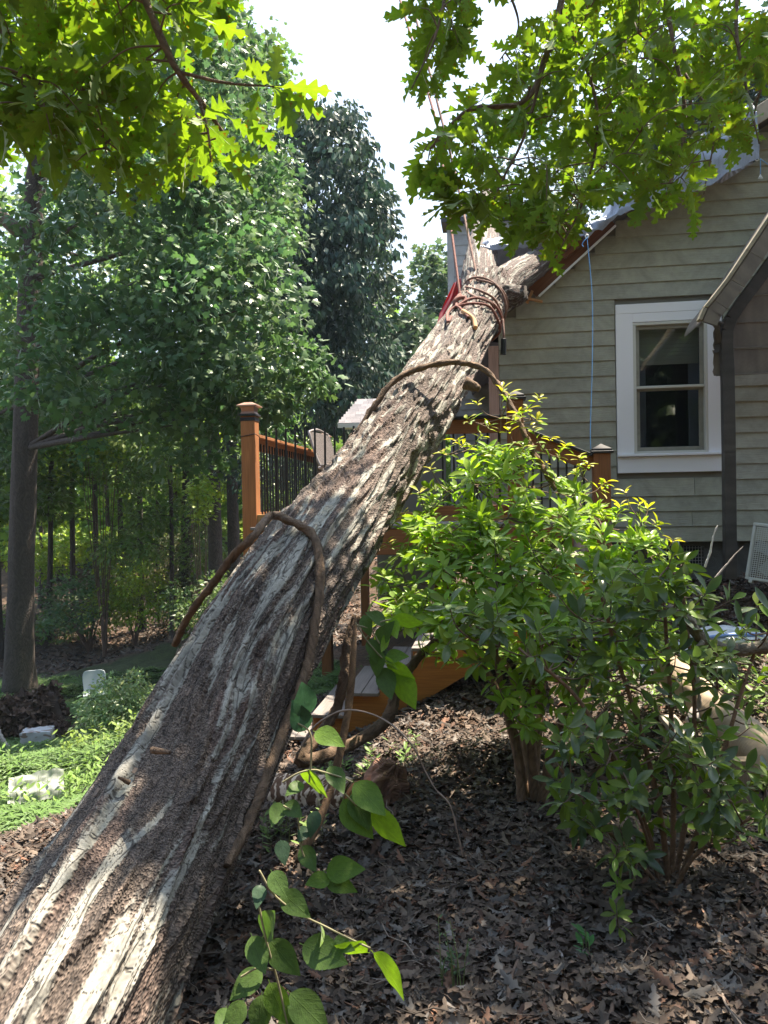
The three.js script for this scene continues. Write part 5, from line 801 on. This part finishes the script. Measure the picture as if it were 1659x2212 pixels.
oak('oak branch with many drooping leaves filling the upper right', [[[1260, -420, 4.3], [1225, -60, 4.1], [1180, 120, 4.0], [1130, 220, 3.9], [1010, 240, 3.8], [930, 320, 3.8]], [[1180, 120, 4.0], [1130, 300, 3.95], [1080, 400, 3.9], [1050, 480, 3.85]], [[1400, -350, 4.5], [1430, -50, 4.3], [1455, 100, 4.2], [1480, 260, 4.1], [1440, 420, 4.0]], [[1215, 20, 4.05], [1290, 240, 4.0], [1260, 430, 3.95], [1210, 540, 3.9]], [[1640, -300, 4.5], [1590, 40, 4.3], [1610, 180, 4.2], [1640, 310, 4.1]], [[1010, -350, 4.3], [970, -60, 4.1], [940, 80, 4.0], [890, 190, 3.95]], [[1100, -350, 4.6], [1090, -60, 4.4], [1120, 60, 4.3], [1080, 130, 4.2]], [[1480, 160, 4.2], [1540, 270, 4.1], [1520, 420, 4.05]], [[1000, -900, 5.0], [1080, -500, 4.8], [1150, -250, 4.6]], [[1500, -900, 5.2], [1460, -500, 5.0], [1420, -250, 4.7]], [[1330, -420, 5.0], [1330, -100, 5.0], [1350, 120, 4.9], [1340, 300, 4.8]], [[1550, -350, 5.1], [1560, -60, 5.0], [1500, 180, 4.9], [1470, 340, 4.8]], [[1700, -700, 5.2], [1600, -660, 5.4], [1400, -620, 5.4], [1150, -600, 5.5]], [[1700, -700, 5.2], [2000, -620, 5.4], [2300, -600, 5.4]]],
  [[[[890, -140], [880, 120], [930, 180], [980, 150], [1000, 60], [1040, 40], [1060, -140]], 30, 3.8, 5.0], [[[850, -560], [1230, -560], [1230, -190], [850, -190]], 85, 4.0, 5.2], [[[850, -140], [850, 130], [880, 210], [950, 200], [1000, 120], [1060, -140]], 16, 4.2, 5.2], [[[1050, -140], [1080, 20], [1120, 100], [1060, 190], [980, 260], [950, 300], [1060, 420], [1180, 440], [1210, 500], [1340, 395], [1450, 430], [1490, 480], [1540, 350], [1660, 240], [1720, 60], [1500, -20], [1480, -140]], 165, 3.6, 4.7], [[[1100, -140], [1140, 150], [1180, 370], [1340, 380], [1510, 400], [1560, 340], [1640, 220], [1700, -140]], 100, 4.4, 5.3], [[[890, 330], [960, 330], [1050, 420], [1060, 470], [960, 430], [900, 360]], 16, 3.7, 3.9], [[[1010, 400], [1130, 410], [1230, 470], [1210, 520], [1110, 490], [1020, 450]], 24, 3.9, 4.6], [[[700, -1000], [1900, -1000], [1800, -160], [900, -160]], 20, 4.0, 5.4], [[[0.7, -4.6], [0.8, -6.3], [1.5, -6.3], [1.4, -5.5], [1.9, -5.4], [1.9, -4.5]], 50, 0], [[[2.0, -3.5], [2.1, -4.6], [2.6, -5.2], [2.9, -6.2], [5.6, -6.2], [5.6, -3.2]], 680, 0]],
  { seed: 71, r: [0.02, 0.009, 0.016, 0.01, 0.012, 0.011, 0.01, 0.008, 0.03, 0.03, 0.02, 0.02, 0.04, 0.04], tip: 3, size: 0.165, extra: [[1480, 330, 3.9, 20, 60, 0.15], [1500, 450, 3.9, 0, 60, 0.14], [1180, 540, 3.8, 30, 50, 0.14], [1620, 25, 4.1, 40, 20, 0.15], [1640, 30, 4.1, 20, 50, 0.14]] });
// ---------------------------------------------------------------- broadleaf shrubs
function whorlShrub(label, base, stems, tips, o) {
  const b = at(...base); b.y = H(b.x, b.z); const t = thing('laurel_shrub', label, 'shrub', b), L = (p) => t.worldToLocal(p.clone()), R = rng(o.seed), skel = [], leaves = [], twigs = [];
  stems.forEach(([pts, r], i) => { const P = pts.map((q) => at(...q)); if (pts[0][3] !== 0) P[0].y = Math.min(P[0].y, H(P[0].x, P[0].z) - 0.03); const c = new THREE.CatmullRomCurve3(P, false, 'centripetal'); mesh('stem', sweep(P.map(L), [r, r * 0.8, r * 0.5], { radial: 9, seg: 40, disp: rough(r * 0.25, 14, i) }), o.bark ?? M.shrubBark, t); for (let k = 0.3; k <= 1.001; k += 0.03) skel.push(c.getPoint(Math.min(1, k))); });
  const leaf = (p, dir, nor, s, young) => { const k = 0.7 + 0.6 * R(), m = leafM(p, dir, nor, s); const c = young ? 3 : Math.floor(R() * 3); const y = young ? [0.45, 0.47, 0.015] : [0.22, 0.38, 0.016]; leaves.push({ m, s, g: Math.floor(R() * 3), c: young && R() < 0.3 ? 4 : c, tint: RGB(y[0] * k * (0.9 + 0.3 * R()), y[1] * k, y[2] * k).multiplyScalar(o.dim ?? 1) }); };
  for (const [p, up, young, size] of tips(R)) {
    let s = null, bd = 1e9; for (const q of skel) { const d = q.distanceTo(p) + (q.y > p.y ? 1.0 * (q.y - p.y) : 0) + 0.2 * R(); if (d < bd) { bd = d; s = q; } }
    const len = s.distanceTo(p), mid = s.clone().lerp(p, 0.6).add(V(0.1 * len * (R() - 0.5), -0.12 * len, 0.1 * len * (R() - 0.5))), c = new THREE.CatmullRomCurve3([s, mid, p]); twigs.push(sweep([s, mid, p].map(L), [0.0045, 0.003, 0.0018], { radial: 5, seg: 7, cap: false })); if (len > 0.2) { skel.push(c.getPoint(0.6)); }
    const ax = c.getTangent(1).multiplyScalar(0.7).add(up).normalize(), n = o.n + Math.floor(R() * 3), ph = R() * 6.28, e1 = V(1, 0, 0).addScaledVector(ax, -ax.x).normalize(), e2 = V().crossVectors(ax, e1), open = 0.5 + 0.9 * R();
    for (let i = 0; i < n; i++) { const a = ph + i * 2.4, out = e1.clone().multiplyScalar(Math.cos(a)).addScaledVector(e2, Math.sin(a)), dir = out.clone().multiplyScalar(open).addScaledVector(ax, 0.5 - 0.06 * i); leaf(p.clone().addScaledVector(ax, -0.006 * i), dir.addScaledVector(rdir(R), 0.15), ax.clone().multiplyScalar(open).addScaledVector(out, -0.5).addScaledVector(rdir(R), 0.25), size * (0.65 + 0.5 * R()), young && i < 5); }
    for (let k = 0.55; k < 0.93; k += 0.13) if (R() < 0.75) { const q = c.getPoint(k), tg = c.getTangent(k); leaf(q, tg.multiplyScalar(0.5).addScaledVector(rdir(R), 0.9), V(0, 1, 0).addScaledVector(rdir(R), 0.5), size * (0.7 + 0.4 * R()), false); }
  }
  tag(mesh('twigs', twigs, o.twig ?? M.twig, t), null, null, null, 'stuff');
  leavesInto(t, leaves, LAUREL, o.mats, LAUREL[0], o.rest); return t;
}
const gloss = { clearcoat: 0.4, clearcoatRoughness: 0.24, transmission: 0.62 };
const laurelMats = [RGB(0.23, 0.40, 0.015), RGB(0.18, 0.34, 0.015), RGB(0.27, 0.43, 0.015), RGB(0.48, 0.5, 0.015), RGB(0.45, 0.26, 0.03)].map((c) => leafMat(c, gloss)), laurelRest = leafMat(0xffffff, gloss);
const sampler = (poly, n, d0, d1, size, up, young = 0) => (R) => { const xs = poly.map((p) => p[0]), ys = poly.map((p) => p[1]), out = []; let k = 0; while (out.length < n && k++ < n * 40) { const u = lerp(Math.min(...xs), Math.max(...xs), R()), v = lerp(Math.min(...ys), Math.max(...ys), R()); if (inPoly(u, v, poly)) out.push([at(u, v, typeof d0 === 'function' ? d0(u, v, R) : lerp(d0, d1, R())), up.clone().addScaledVector(rdir(R), 0.5), R() < young, size]); } return out; };
whorlShrub('dense sunlit laurel shrub with yellow shoots between the trunk and the house', [1135, 1735, 4.15],
  [[[[1128, 1745, 4.15], [1120, 1650, 4.2], [1095, 1540, 4.3], [1075, 1440, 4.4], [1060, 1300, 4.5]], 0.027], [[[1160, 1740, 4.2], [1150, 1640, 4.2], [1148, 1520, 4.3], [1165, 1400, 4.4], [1200, 1250, 4.6]], 0.031], [[[1145, 1740, 4.25], [1130, 1600, 4.5], [1100, 1450, 4.7], [1000, 1330, 4.8], [930, 1200, 4.9]], 0.022], [[[1165, 1735, 4.15], [1200, 1600, 4.15], [1270, 1460, 4.2], [1340, 1330, 4.3]], 0.028], [[[1140, 1735, 4.2], [1105, 1560, 4.3], [1030, 1420, 4.4], [930, 1330, 4.5]], 0.022], [[[1150, 1735, 4.3], [1170, 1500, 4.7], [1180, 1250, 4.9], [1150, 1050, 5.0]], 0.025], [[[1160, 1500, 4.5], [1270, 1300, 4.7], [1360, 1180, 4.8]].map((q) => [...q, 0]), 0.016]],
  (R) => {
    const top = [[800, 1300], [840, 1200], [900, 1100], [960, 1010], [1040, 960], [1120, 960], [1230, 1040], [1290, 1090], [1380, 1115], [1450, 1180], [1475, 1290]];
    const edgeY = (u) => { for (let i = 1; i < top.length; i++) if (u <= top[i][0]) return lerp(top[i - 1][1], top[i][1], clamp((u - top[i - 1][0]) / (top[i][0] - top[i - 1][0]), 0, 1)); return 1290; };
    const poly = [...top, [1440, 1380], [1330, 1440], [1230, 1440], [1130, 1420], [1040, 1400], [930, 1380], [830, 1360]];
    const dep = (u, v, R) => { const k = clamp((v - edgeY(u)) / 330, 0, 1); return 5.0 - 1.15 * Math.sqrt(k) + 0.45 * R() + 0.12 * noise(u / 70, v / 70, 1); };
    const holes = (q) => { const [u, v] = toPix(q[0]); return noise(u / 75, v / 75, 3.3) > -0.12; }, A = sampler(poly, 640, dep, 0, 0.112, V(0, 0.9, 0.25))(R).filter(holes), C = sampler([[830, 1290], [1000, 1250], [1200, 1260], [1440, 1300], [1440, 1420], [1300, 1480], [1130, 1450], [900, 1410]], 130, 4.4, 5.2, 0.1, V(0, 0.6, 0.3))(R), B = sampler(poly, 120, 4.7, 5.4, 0.088, V(0, 0.9, 0.2))(R);
    const shoots = [[1085, 838], [1100, 850], [1165, 858], [1160, 905], [1120, 890], [1190, 945], [1010, 905], [1030, 870], [1270, 1000], [1245, 1020], [1380, 1085], [1150, 925], [985, 950], [1060, 920], [1210, 985], [1100, 930], [955, 975], [1300, 1055], [1340, 1090], [1040, 940], [1180, 1000], [1130, 960], [905, 1060], [870, 1110], [930, 1010], [835, 1170], [1420, 1130], [1455, 1165], [1400, 1095], [1250, 985], [1105, 905], [1060, 985], [1225, 960], [1310, 1040], [1350, 1060], [1000, 960], [1140, 880]].map(([u, v]) => [at(u, v, 4.85 + 0.2 * R()), V(0, 1, 0.1), true, 0.075]);
    const low = sampler([[1000, 1420], [1260, 1430], [1290, 1560], [1200, 1620], [1060, 1520]], 26, 3.9, 4.3, 0.09, V(0, 0.6, 0.3))(R); return [...A, ...B, ...C, ...low, ...shoots];
  }, { seed: 81, n: 5, mats: laurelMats, rest: laurelRest });
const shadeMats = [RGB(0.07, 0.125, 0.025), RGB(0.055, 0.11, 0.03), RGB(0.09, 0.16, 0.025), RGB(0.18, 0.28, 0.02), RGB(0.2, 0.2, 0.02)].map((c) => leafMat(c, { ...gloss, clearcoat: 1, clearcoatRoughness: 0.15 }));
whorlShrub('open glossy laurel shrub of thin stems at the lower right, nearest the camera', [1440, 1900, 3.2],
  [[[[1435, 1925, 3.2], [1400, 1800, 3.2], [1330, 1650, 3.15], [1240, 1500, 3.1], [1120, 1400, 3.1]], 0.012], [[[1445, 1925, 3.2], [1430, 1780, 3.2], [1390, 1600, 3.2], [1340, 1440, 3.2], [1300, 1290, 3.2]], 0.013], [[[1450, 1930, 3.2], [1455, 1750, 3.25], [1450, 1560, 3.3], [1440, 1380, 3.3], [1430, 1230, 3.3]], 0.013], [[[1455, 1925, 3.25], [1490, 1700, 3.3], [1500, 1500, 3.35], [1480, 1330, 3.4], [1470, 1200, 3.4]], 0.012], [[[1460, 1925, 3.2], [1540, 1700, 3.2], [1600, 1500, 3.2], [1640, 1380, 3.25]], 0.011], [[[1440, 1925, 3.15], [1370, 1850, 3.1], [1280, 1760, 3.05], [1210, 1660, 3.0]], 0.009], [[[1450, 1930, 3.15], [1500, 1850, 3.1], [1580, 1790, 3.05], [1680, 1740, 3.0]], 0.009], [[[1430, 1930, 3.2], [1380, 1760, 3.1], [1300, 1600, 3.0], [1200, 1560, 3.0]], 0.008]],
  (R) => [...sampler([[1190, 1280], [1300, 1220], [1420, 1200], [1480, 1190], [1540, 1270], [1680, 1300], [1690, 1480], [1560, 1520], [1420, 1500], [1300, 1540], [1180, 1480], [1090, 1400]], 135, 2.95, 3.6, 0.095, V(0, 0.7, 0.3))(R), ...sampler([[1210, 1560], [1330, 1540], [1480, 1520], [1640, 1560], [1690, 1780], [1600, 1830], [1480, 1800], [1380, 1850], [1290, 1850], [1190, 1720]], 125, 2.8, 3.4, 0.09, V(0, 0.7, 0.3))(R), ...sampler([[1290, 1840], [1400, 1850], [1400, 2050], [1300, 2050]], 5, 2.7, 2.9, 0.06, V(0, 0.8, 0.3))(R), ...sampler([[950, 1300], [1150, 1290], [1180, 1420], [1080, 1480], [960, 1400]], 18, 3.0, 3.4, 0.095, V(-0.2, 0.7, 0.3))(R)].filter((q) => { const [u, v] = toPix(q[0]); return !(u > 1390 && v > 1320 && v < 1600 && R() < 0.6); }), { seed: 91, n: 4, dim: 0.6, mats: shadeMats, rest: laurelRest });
vine('gnarled grey lichen covered branch crossing in front of the white bags at the right', [[1440, 1312, 3.3], [1480, 1340, 3.3], [1510, 1375, 3.3], [1550, 1395, 3.3], [1600, 1402, 3.25], [1680, 1392, 3.2]], [0.018, 0.022, 0.024, 0.027, 0.027, 0.03], { name: 'crooked_branch', cat: 'branch', mat: std(RGB(0.24, 0.21, 0.17), 0.95, { map: T.bark, bumpMap: T.fine, bumpScale: 0.004 }), s: 31 });
vine('forked branchlet hanging down from the gnarled grey branch', [[1516, 1385, 3.28], [1505, 1420, 3.25], [1508, 1480, 3.2], [1512, 1530, 3.2]], [0.012, 0.01, 0.009, 0.006], { name: 'crooked_branch', cat: 'branch', mat: M.twigGrey, s: 37 });
vine('long bare white twig standing up before the carport post', [[1522, 1225, 5.5], [1535, 1190, 5.5], [1540, 1160, 5.5], [1550, 1135, 5.5]], [0.009, 0.008, 0.006, 0.003], { name: 'bare_twig', cat: 'twig', mat: std(RGB(0.5, 0.47, 0.44), 0.8), s: 3 });
vine('second bare twig leaning right beside the white twig', [[1535, 1260, 5.5], [1565, 1225, 5.5], [1590, 1195, 5.5], [1605, 1180, 5.5]], [0.007, 0.006, 0.004, 0.003], { name: 'bare_twig', cat: 'twig', mat: M.twigGrey, s: 5 });
// ---------------------------------------------------------------- leafy creeper along the trunk's right side
{
  const mats = [RGB(0.10, 0.19, 0.025), RGB(0.16, 0.29, 0.02), RGB(0.3, 0.5, 0.015), RGB(0.05, 0.12, 0.06)].map((c) => leafMat(c, { map: T.leafA, transmission: 0.55, clearcoat: 0.25, bumpMap: T.leafA, bumpScale: 0.004 }));
  const creeper = (label, d0, stems, list) => {
    const t = thing('creeper', label, 'vine', at(stems[0][0][0], stems[0][0][1], d0)), L = (p) => t.worldToLocal(p.clone());
    for (const s of stems) mesh('stem', sweep(s.map(([u, v, d]) => L(at(u, v, d ?? d0))), 0.0035, { radial: 6, seg: 40 }), std(RGB(0.22, 0.20, 0.11), 0.8), t);
    for (const [u, v, len, ang, c, dd, nz] of list) {
      const d = d0 + (dd ?? 0), a = ang * Math.PI / 180, ux = Math.cos(a), vy = Math.sin(a), p = at(u - ux * len / 2, v - vy * len / 2, d + 0.03), e = at(u + ux * len / 2, v + vy * len / 2, d - 0.03), s = p.distanceTo(e), q = mesh('leaf', OVATE[Math.abs(Math.round(u + v)) % 3], mats[c], t);
      leafM(L(p), L(e).sub(L(p)), c === 2 ? V(0.2 * Math.sin(u), 0.5, -0.85) : V(0.25 * Math.sin(u), 0.55, nz ?? 0.75), s * 1.05).decompose(q.position, q.quaternion, q.scale);
    }
  };
  creeper('creeper with yellow green sunlit leaves hanging before the stairs', 3.6, [[[768, 1345], [790, 1380], [815, 1410], [835, 1430]], [[790, 1380], [820, 1345], [845, 1338]], [[770, 1350], [800, 1360], [820, 1390]]],
    [[873, 1345, 62, 8, 2], [852, 1355, 48, 55, 2], [818, 1336, 42, 215, 0], [858, 1450, 66, 30, 2], [873, 1482, 90, 55, 2], [842, 1432, 40, 20, 2], [815, 1425, 55, 100, 0], [832, 1388, 40, 130, 2], [806, 1398, 48, 70, 0], [850, 1418, 45, -10, 1], [826, 1372, 45, -60, 0], [835, 1470, 70, 75, 0], [790, 1345, 40, 75, 0]]);
  creeper('creeper with dark leaves low on the trunk and a long bright leaf by the log', 2.75, [[[610, 1690], [650, 1668], [690, 1665], [730, 1700], [770, 1740]], [[640, 1560], [668, 1580], [672, 1640], [668, 1690]], [[690, 1665], [740, 1680], [762, 1690]], [[612, 1740], [640, 1760], [650, 1830], [680, 1900]]],
    [[655, 1515, 75, -100, 3], [650, 1555, 60, 250, 3], [705, 1590, 62, 22, 1], [676, 1688, 76, 30, 2], [724, 1680, 66, 65, 0], [792, 1720, 95, 48, 1], [823, 1782, 112, 48, 2], [766, 1760, 100, 52, 1], [775, 1745, 80, 60, 0], [632, 1748, 48, 40, 0], [598, 1755, 55, 110, 0], [678, 1772, 52, 110, 3], [655, 1800, 40, 120, 3], [665, 1850, 62, 60, 0], [735, 1878, 72, -5, 1], [690, 1903, 55, 160, 1], [728, 1905, 60, 25, 1], [610, 1835, 50, 80, 3], [640, 1700, 40, 150, 0]]);
  creeper('creeper with broad green leaves at the bottom of the picture beside the trunk', 2.35, [[[560, 1880], [590, 1930], [640, 1970], [700, 2000], [760, 2030], [800, 2048]], [[560, 1960], [575, 2030], [600, 2120], [625, 2230]], [[520, 2110], [560, 2090], [590, 2095]]],
    [[600, 1905, 62, 60, 0], [632, 1948, 72, 42, 0], [583, 1998, 62, -60, 0], [556, 2055, 85, 70, 0], [608, 2062, 92, 52, 0], [694, 2058, 104, 24, 0], [766, 2055, 66, 185, 2], [838, 2093, 112, 48, 2], [698, 2010, 46, 70, 2], [538, 2120, 88, 140, 0], [562, 2188, 95, 95, 0], [596, 2160, 96, 70, 1], [660, 2178, 112, 45, 0], [510, 2190, 80, 120, 0], [620, 2215, 70, 80, 0], [735, 2040, 40, 20, 0], [560, 1930, 45, 100, 3], [480, 2200, 60, 110, 0]]);
}
// ---------------------------------------------------------------- what covers the ground
{
  const R = rng(55), curl = leafStrip({ L: 1, w: (t) => oakW(4, 0.4)(t), N: 12, bend: 0.32, fold: 0.45, fwd: 0.35, wave: 0.2, stalk: 0.1 }), ms = [], cs = [], dead = std(0xffffff, 0.85, { side: THREE.DoubleSide });
  const put = (x, z, s, lift) => { const y = H(x, z); const n = V(0, 1, 0).addScaledVector(rdir(R), 0.55), a = R() * 6.28; ms.push(leafM(V(x, y + 0.008 + lift * R(), z), V(Math.cos(a), 0.3 * (R() - 0.5), Math.sin(a)), R() < 0.45 ? n.negate() : n, s)); const k = 0.18 + 0.7 * R() * (0.6 + 0.6 * R()), w = R(); cs.push(w < 0.25 ? RGB(0.2 * k, 0.175 * k, 0.155 * k) : w < 0.85 ? RGB(0.155 * k, 0.115 * k, 0.085 * k) : RGB(0.2 * k, 0.1 * k, 0.06 * k)); };
  let n = 0; while (n < 52000) { const d = 1.4 + 6.6 * Math.pow(R(), 0.75), x = (R() * 1.5 - 0.62) * (d + 0.5), z = -d; if (isLawn(x, z) && R() < 0.9) continue; put(x, z, 0.035 + 0.06 * R() * (0.5 + R()), 0.03); n++; }
  tag(instances('leaf_litter', curl, dead, ms, cs), 'brown oak leaf litter covering the shaded slope', null, null, 'stuff');
  const ms2 = ms.splice(0), cs2 = cs.splice(0); ms2.length = 0; cs2.length = 0; n = 0;
  while (n < 11000) { const z = -14 - 14 * R(), x = -16 + 17 * R(); if (isLawn(x, z)) continue; put(x, z, 0.1 + 0.12 * R(), 0.03); n++; }
  tag(instances('leaf_litter', curl, dead, ms, cs), 'sunlit fallen leaves on the bank between lawn and woods', null, null, 'stuff');
}
{
  const R = rng(57), tuft = (() => { const out = [], r = rng(9); for (let i = 0; i < 9; i++) { const a = r() * 6.28, l = 0.7 + 0.5 * r(), g = leafStrip({ L: l, w: (t) => 0.075 * Math.sin(Math.PI * (0.12 + 0.88 * t)), N: 3, bend: 0.5, fold: 0.3 }); g.applyMatrix4(leafM(V(0.5 * (r() - 0.5), 0.2 * r(), 0.5 * (r() - 0.5)), V(Math.cos(a) * 0.9, 0.8, Math.sin(a) * 0.9), V(-Math.cos(a), 1, -Math.sin(a)), 1)); out.push(g); } return merge(out); })(), ms = [], cs = [];
  let n = 0, k = 0; while (n < 42000 && k++ < 400000) { const d = 4.6 + 14 * Math.pow(R(), 1.15), x = -(R() * 0.72) * (d + 1.2) + 0.6, z = -d; if (!isLawn(x, z)) continue; const s = 0.09 + 0.08 * R(); ms.push(new THREE.Matrix4().compose(V(x, H(x, z) - 0.01, z), new THREE.Quaternion().setFromEuler(new THREE.Euler(0, R() * 6.28, 0)), V(s, s * (0.8 + 0.6 * R()), s))); const m = 0.7 + 0.6 * R(); cs.push(RGB(0.11 * m, 0.21 * m, 0.035 * m)); n++; }
  tag(instances('grass', tuft, leafMat(0xffffff, { clearcoat: 0.3 }), ms, cs), 'green grass and low weeds of the lawn', null, null, 'stuff');
  // taller sunlit weeds along the trunk, and small plants on the slope
  const plant = (label, u, v, d, w, n, s, col, o = {}) => {
    const b = at(u, v, d); b.y = H(b.x, b.z); const t = thing(o.name ?? 'weed', label, o.cat ?? 'weed', b, 0, o.group), st = [], m2 = [], c2 = [];
    for (let i = 0; i < n; i++) { const x = w * (R() - 0.5), z = w * 0.7 * (R() - 0.5), y0 = H(b.x + x, b.z + z) - b.y, h = s * (0.6 + 0.8 * R()), tp = V(x + 0.3 * h * (R() - 0.5), y0 + h, z + 0.3 * h * (R() - 0.5)); st.push(sweep([V(x, y0 - 0.01, z), V(lerp(x, tp.x, 0.4), y0 + 0.55 * h, lerp(z, tp.z, 0.4)), tp], [0.0022, 0.0016, 0.001], { radial: 4, seg: 4, cap: false })); for (let k = 0.3; k <= 1; k += o.step ?? 0.18) { const a = R() * 6.28; m2.push(leafM(V(lerp(x, tp.x, k), y0 + h * k, lerp(z, tp.z, k)), V(Math.cos(a), 0.3, Math.sin(a)), V(0.3 * (R() - 0.5), 1, 0.3 * (R() - 0.5)), (o.leaf ?? 0.06) * (0.6 + 0.7 * R()))); const q = 0.7 + 0.6 * R(); c2.push(RGB(col[0] * q, col[1] * q, col[2] * q)); } }
    mesh('stems', st, std(RGB(0.14, 0.17, 0.06), 0.8), t); const f = instances('foliage', LAUREL[1], leafMat(0xffffff, { clearcoat: 0.3 }), m2, c2, t); return t;
  };
  plant('tall bright weeds along the left side of the trunk above the plastic sheet', 215, 1650, 7.0, 1.5, 130, 0.28, [0.17, 0.29, 0.04], { leaf: 0.08 });
  plant('bright weeds at the left edge near the red leaves', 50, 1700, 7.4, 1.6, 110, 0.24, [0.15, 0.27, 0.04], { leaf: 0.07 });
  plant('yellow green weeds below the glossy shrub against the trunk', 230, 1590, 8.4, 0.9, 70, 0.26, [0.18, 0.27, 0.03], { leaf: 0.08 });
  plant('sunlit little weeds between the stairs and the log', 790, 1640, 5.2, 0.7, 40, 0.14, [0.16, 0.27, 0.05], { leaf: 0.055 });
  plant('pale green weeds below the log beside the trunk', 640, 1800, 4.2, 0.4, 22, 0.15, [0.15, 0.24, 0.05], { leaf: 0.05 });
  plant('thin seedling with tiny round leaves on the dark slope', 985, 2060, 2.55, 0.12, 8, 0.17, [0.06, 0.12, 0.04], { leaf: 0.02, step: 0.08, name: 'seedling', cat: 'seedling' });
  plant('small green seedling under the open laurel shrub', 1265, 2050, 2.7, 0.08, 3, 0.1, [0.06, 0.2, 0.04], { leaf: 0.045, name: 'seedling', cat: 'seedling' });
  plant('bright yellow green ground plants on the slope below the white bags', 1500, 1440, 5.6, 1.6, 120, 0.16, [0.17, 0.28, 0.04], { leaf: 0.07, name: 'ground_plant', cat: 'ground plant' });
  plant('sunlit weeds beside the thick peeled log at the right', 1610, 1530, 4.9, 0.9, 60, 0.16, [0.16, 0.27, 0.04], { leaf: 0.06, name: 'ground_plant', cat: 'ground plant' });
}
{ // crushed leaf bits between the whole leaves
  const R = rng(59), ms = [], cs = [];
  for (let i = 0; i < 60000; i++) { const d = 1.4 + 6.6 * Math.pow(R(), 0.75), x = (R() * 1.5 - 0.62) * (d + 0.5); if (isLawn(x, -d)) continue; const a = R() * 6.28; ms.push(leafM(V(x, H(x, -d) + 0.02 + 0.03 * R(), -d), V(Math.cos(a), 0.5 * (R() - 0.5), Math.sin(a)), V(0, 1, 0).addScaledVector(rdir(R), 0.8), 0.018 + 0.035 * R())); const k = 0.12 + 0.6 * R(); cs.push(RGB(0.17 * k, 0.12 * k, 0.09 * k)); }
  tag(instances('leaf_crumbs', DIAMOND, std(0xffffff, 0.95, { side: THREE.DoubleSide }), ms, cs), 'crushed brown leaf bits between the whole fallen leaves', null, null, 'stuff');
}
{ // crumbled twigs among the leaves
  const R = rng(58), one = sweep([V(0, 0, 0), V(0.35, 0.05, 0.06), V(0.7, 0.0, -0.03), V(1, 0.06, 0.05)], [0.016, 0.013, 0.008], { radial: 5, seg: 6 }), ms = [], cs = [];
  for (let i = 0; i < 1500; i++) { const d = 1.6 + 6 * R(), x = (R() * 1.5 - 0.62) * (d + 0.5); if (isLawn(x, -d)) continue; const s = 0.06 + 0.22 * R() * R(); ms.push(new THREE.Matrix4().compose(V(x, H(x, -d) + 0.025 + 0.02 * R(), -d), new THREE.Quaternion().setFromEuler(new THREE.Euler(0, R() * 6.28, 0.3 * (R() - 0.5))), V(s, s, s))); const k = 0.4 + R(); cs.push(RGB(0.16 * k, 0.125 * k, 0.1 * k)); }
  tag(instances('twig_litter', one, std(0xffffff, 0.9), ms, cs), 'broken twigs scattered through the leaf litter', null, null, 'stuff');
}
{ // sticks lying on the litter
  const S = [['long curved grey stick lying on the dark slope below the arched twig', [[1095, 2190, 2.45], [1110, 2110, 2.6], [1150, 2010, 2.8], [1190, 1965, 2.9]]], ['forked pale stick beside the seedling on the slope', [[1195, 1930, 3.0], [1185, 1985, 2.9], [1210, 2040, 2.75], [1215, 2080, 2.7]]], ['dark stick lying near the bottom right among oak leaves', [[1320, 2212, 2.4], [1330, 2120, 2.55], [1300, 2050, 2.7]]], ['short straight stick on the leaves in the shade of the laurel', [[1380, 1330 + 420, 3.8], [1450, 1790, 3.5]]]];
  S.forEach(([label, pts], i) => { const P = pts.map((q) => { const p = at(...q); p.y = H(p.x, p.z) + 0.025; return toPix(p); }); vine(label, P, [0.007, 0.006, 0.004], { name: 'stick', cat: 'stick', mat: i % 2 ? M.twigGrey : M.twig, s: 50 + i, seg: 30 }); });
}
scene.fog = new THREE.FogExp2(0xbcd6f2, 0.0004); // summer haze among the trees
renderer.render(scene, camera);
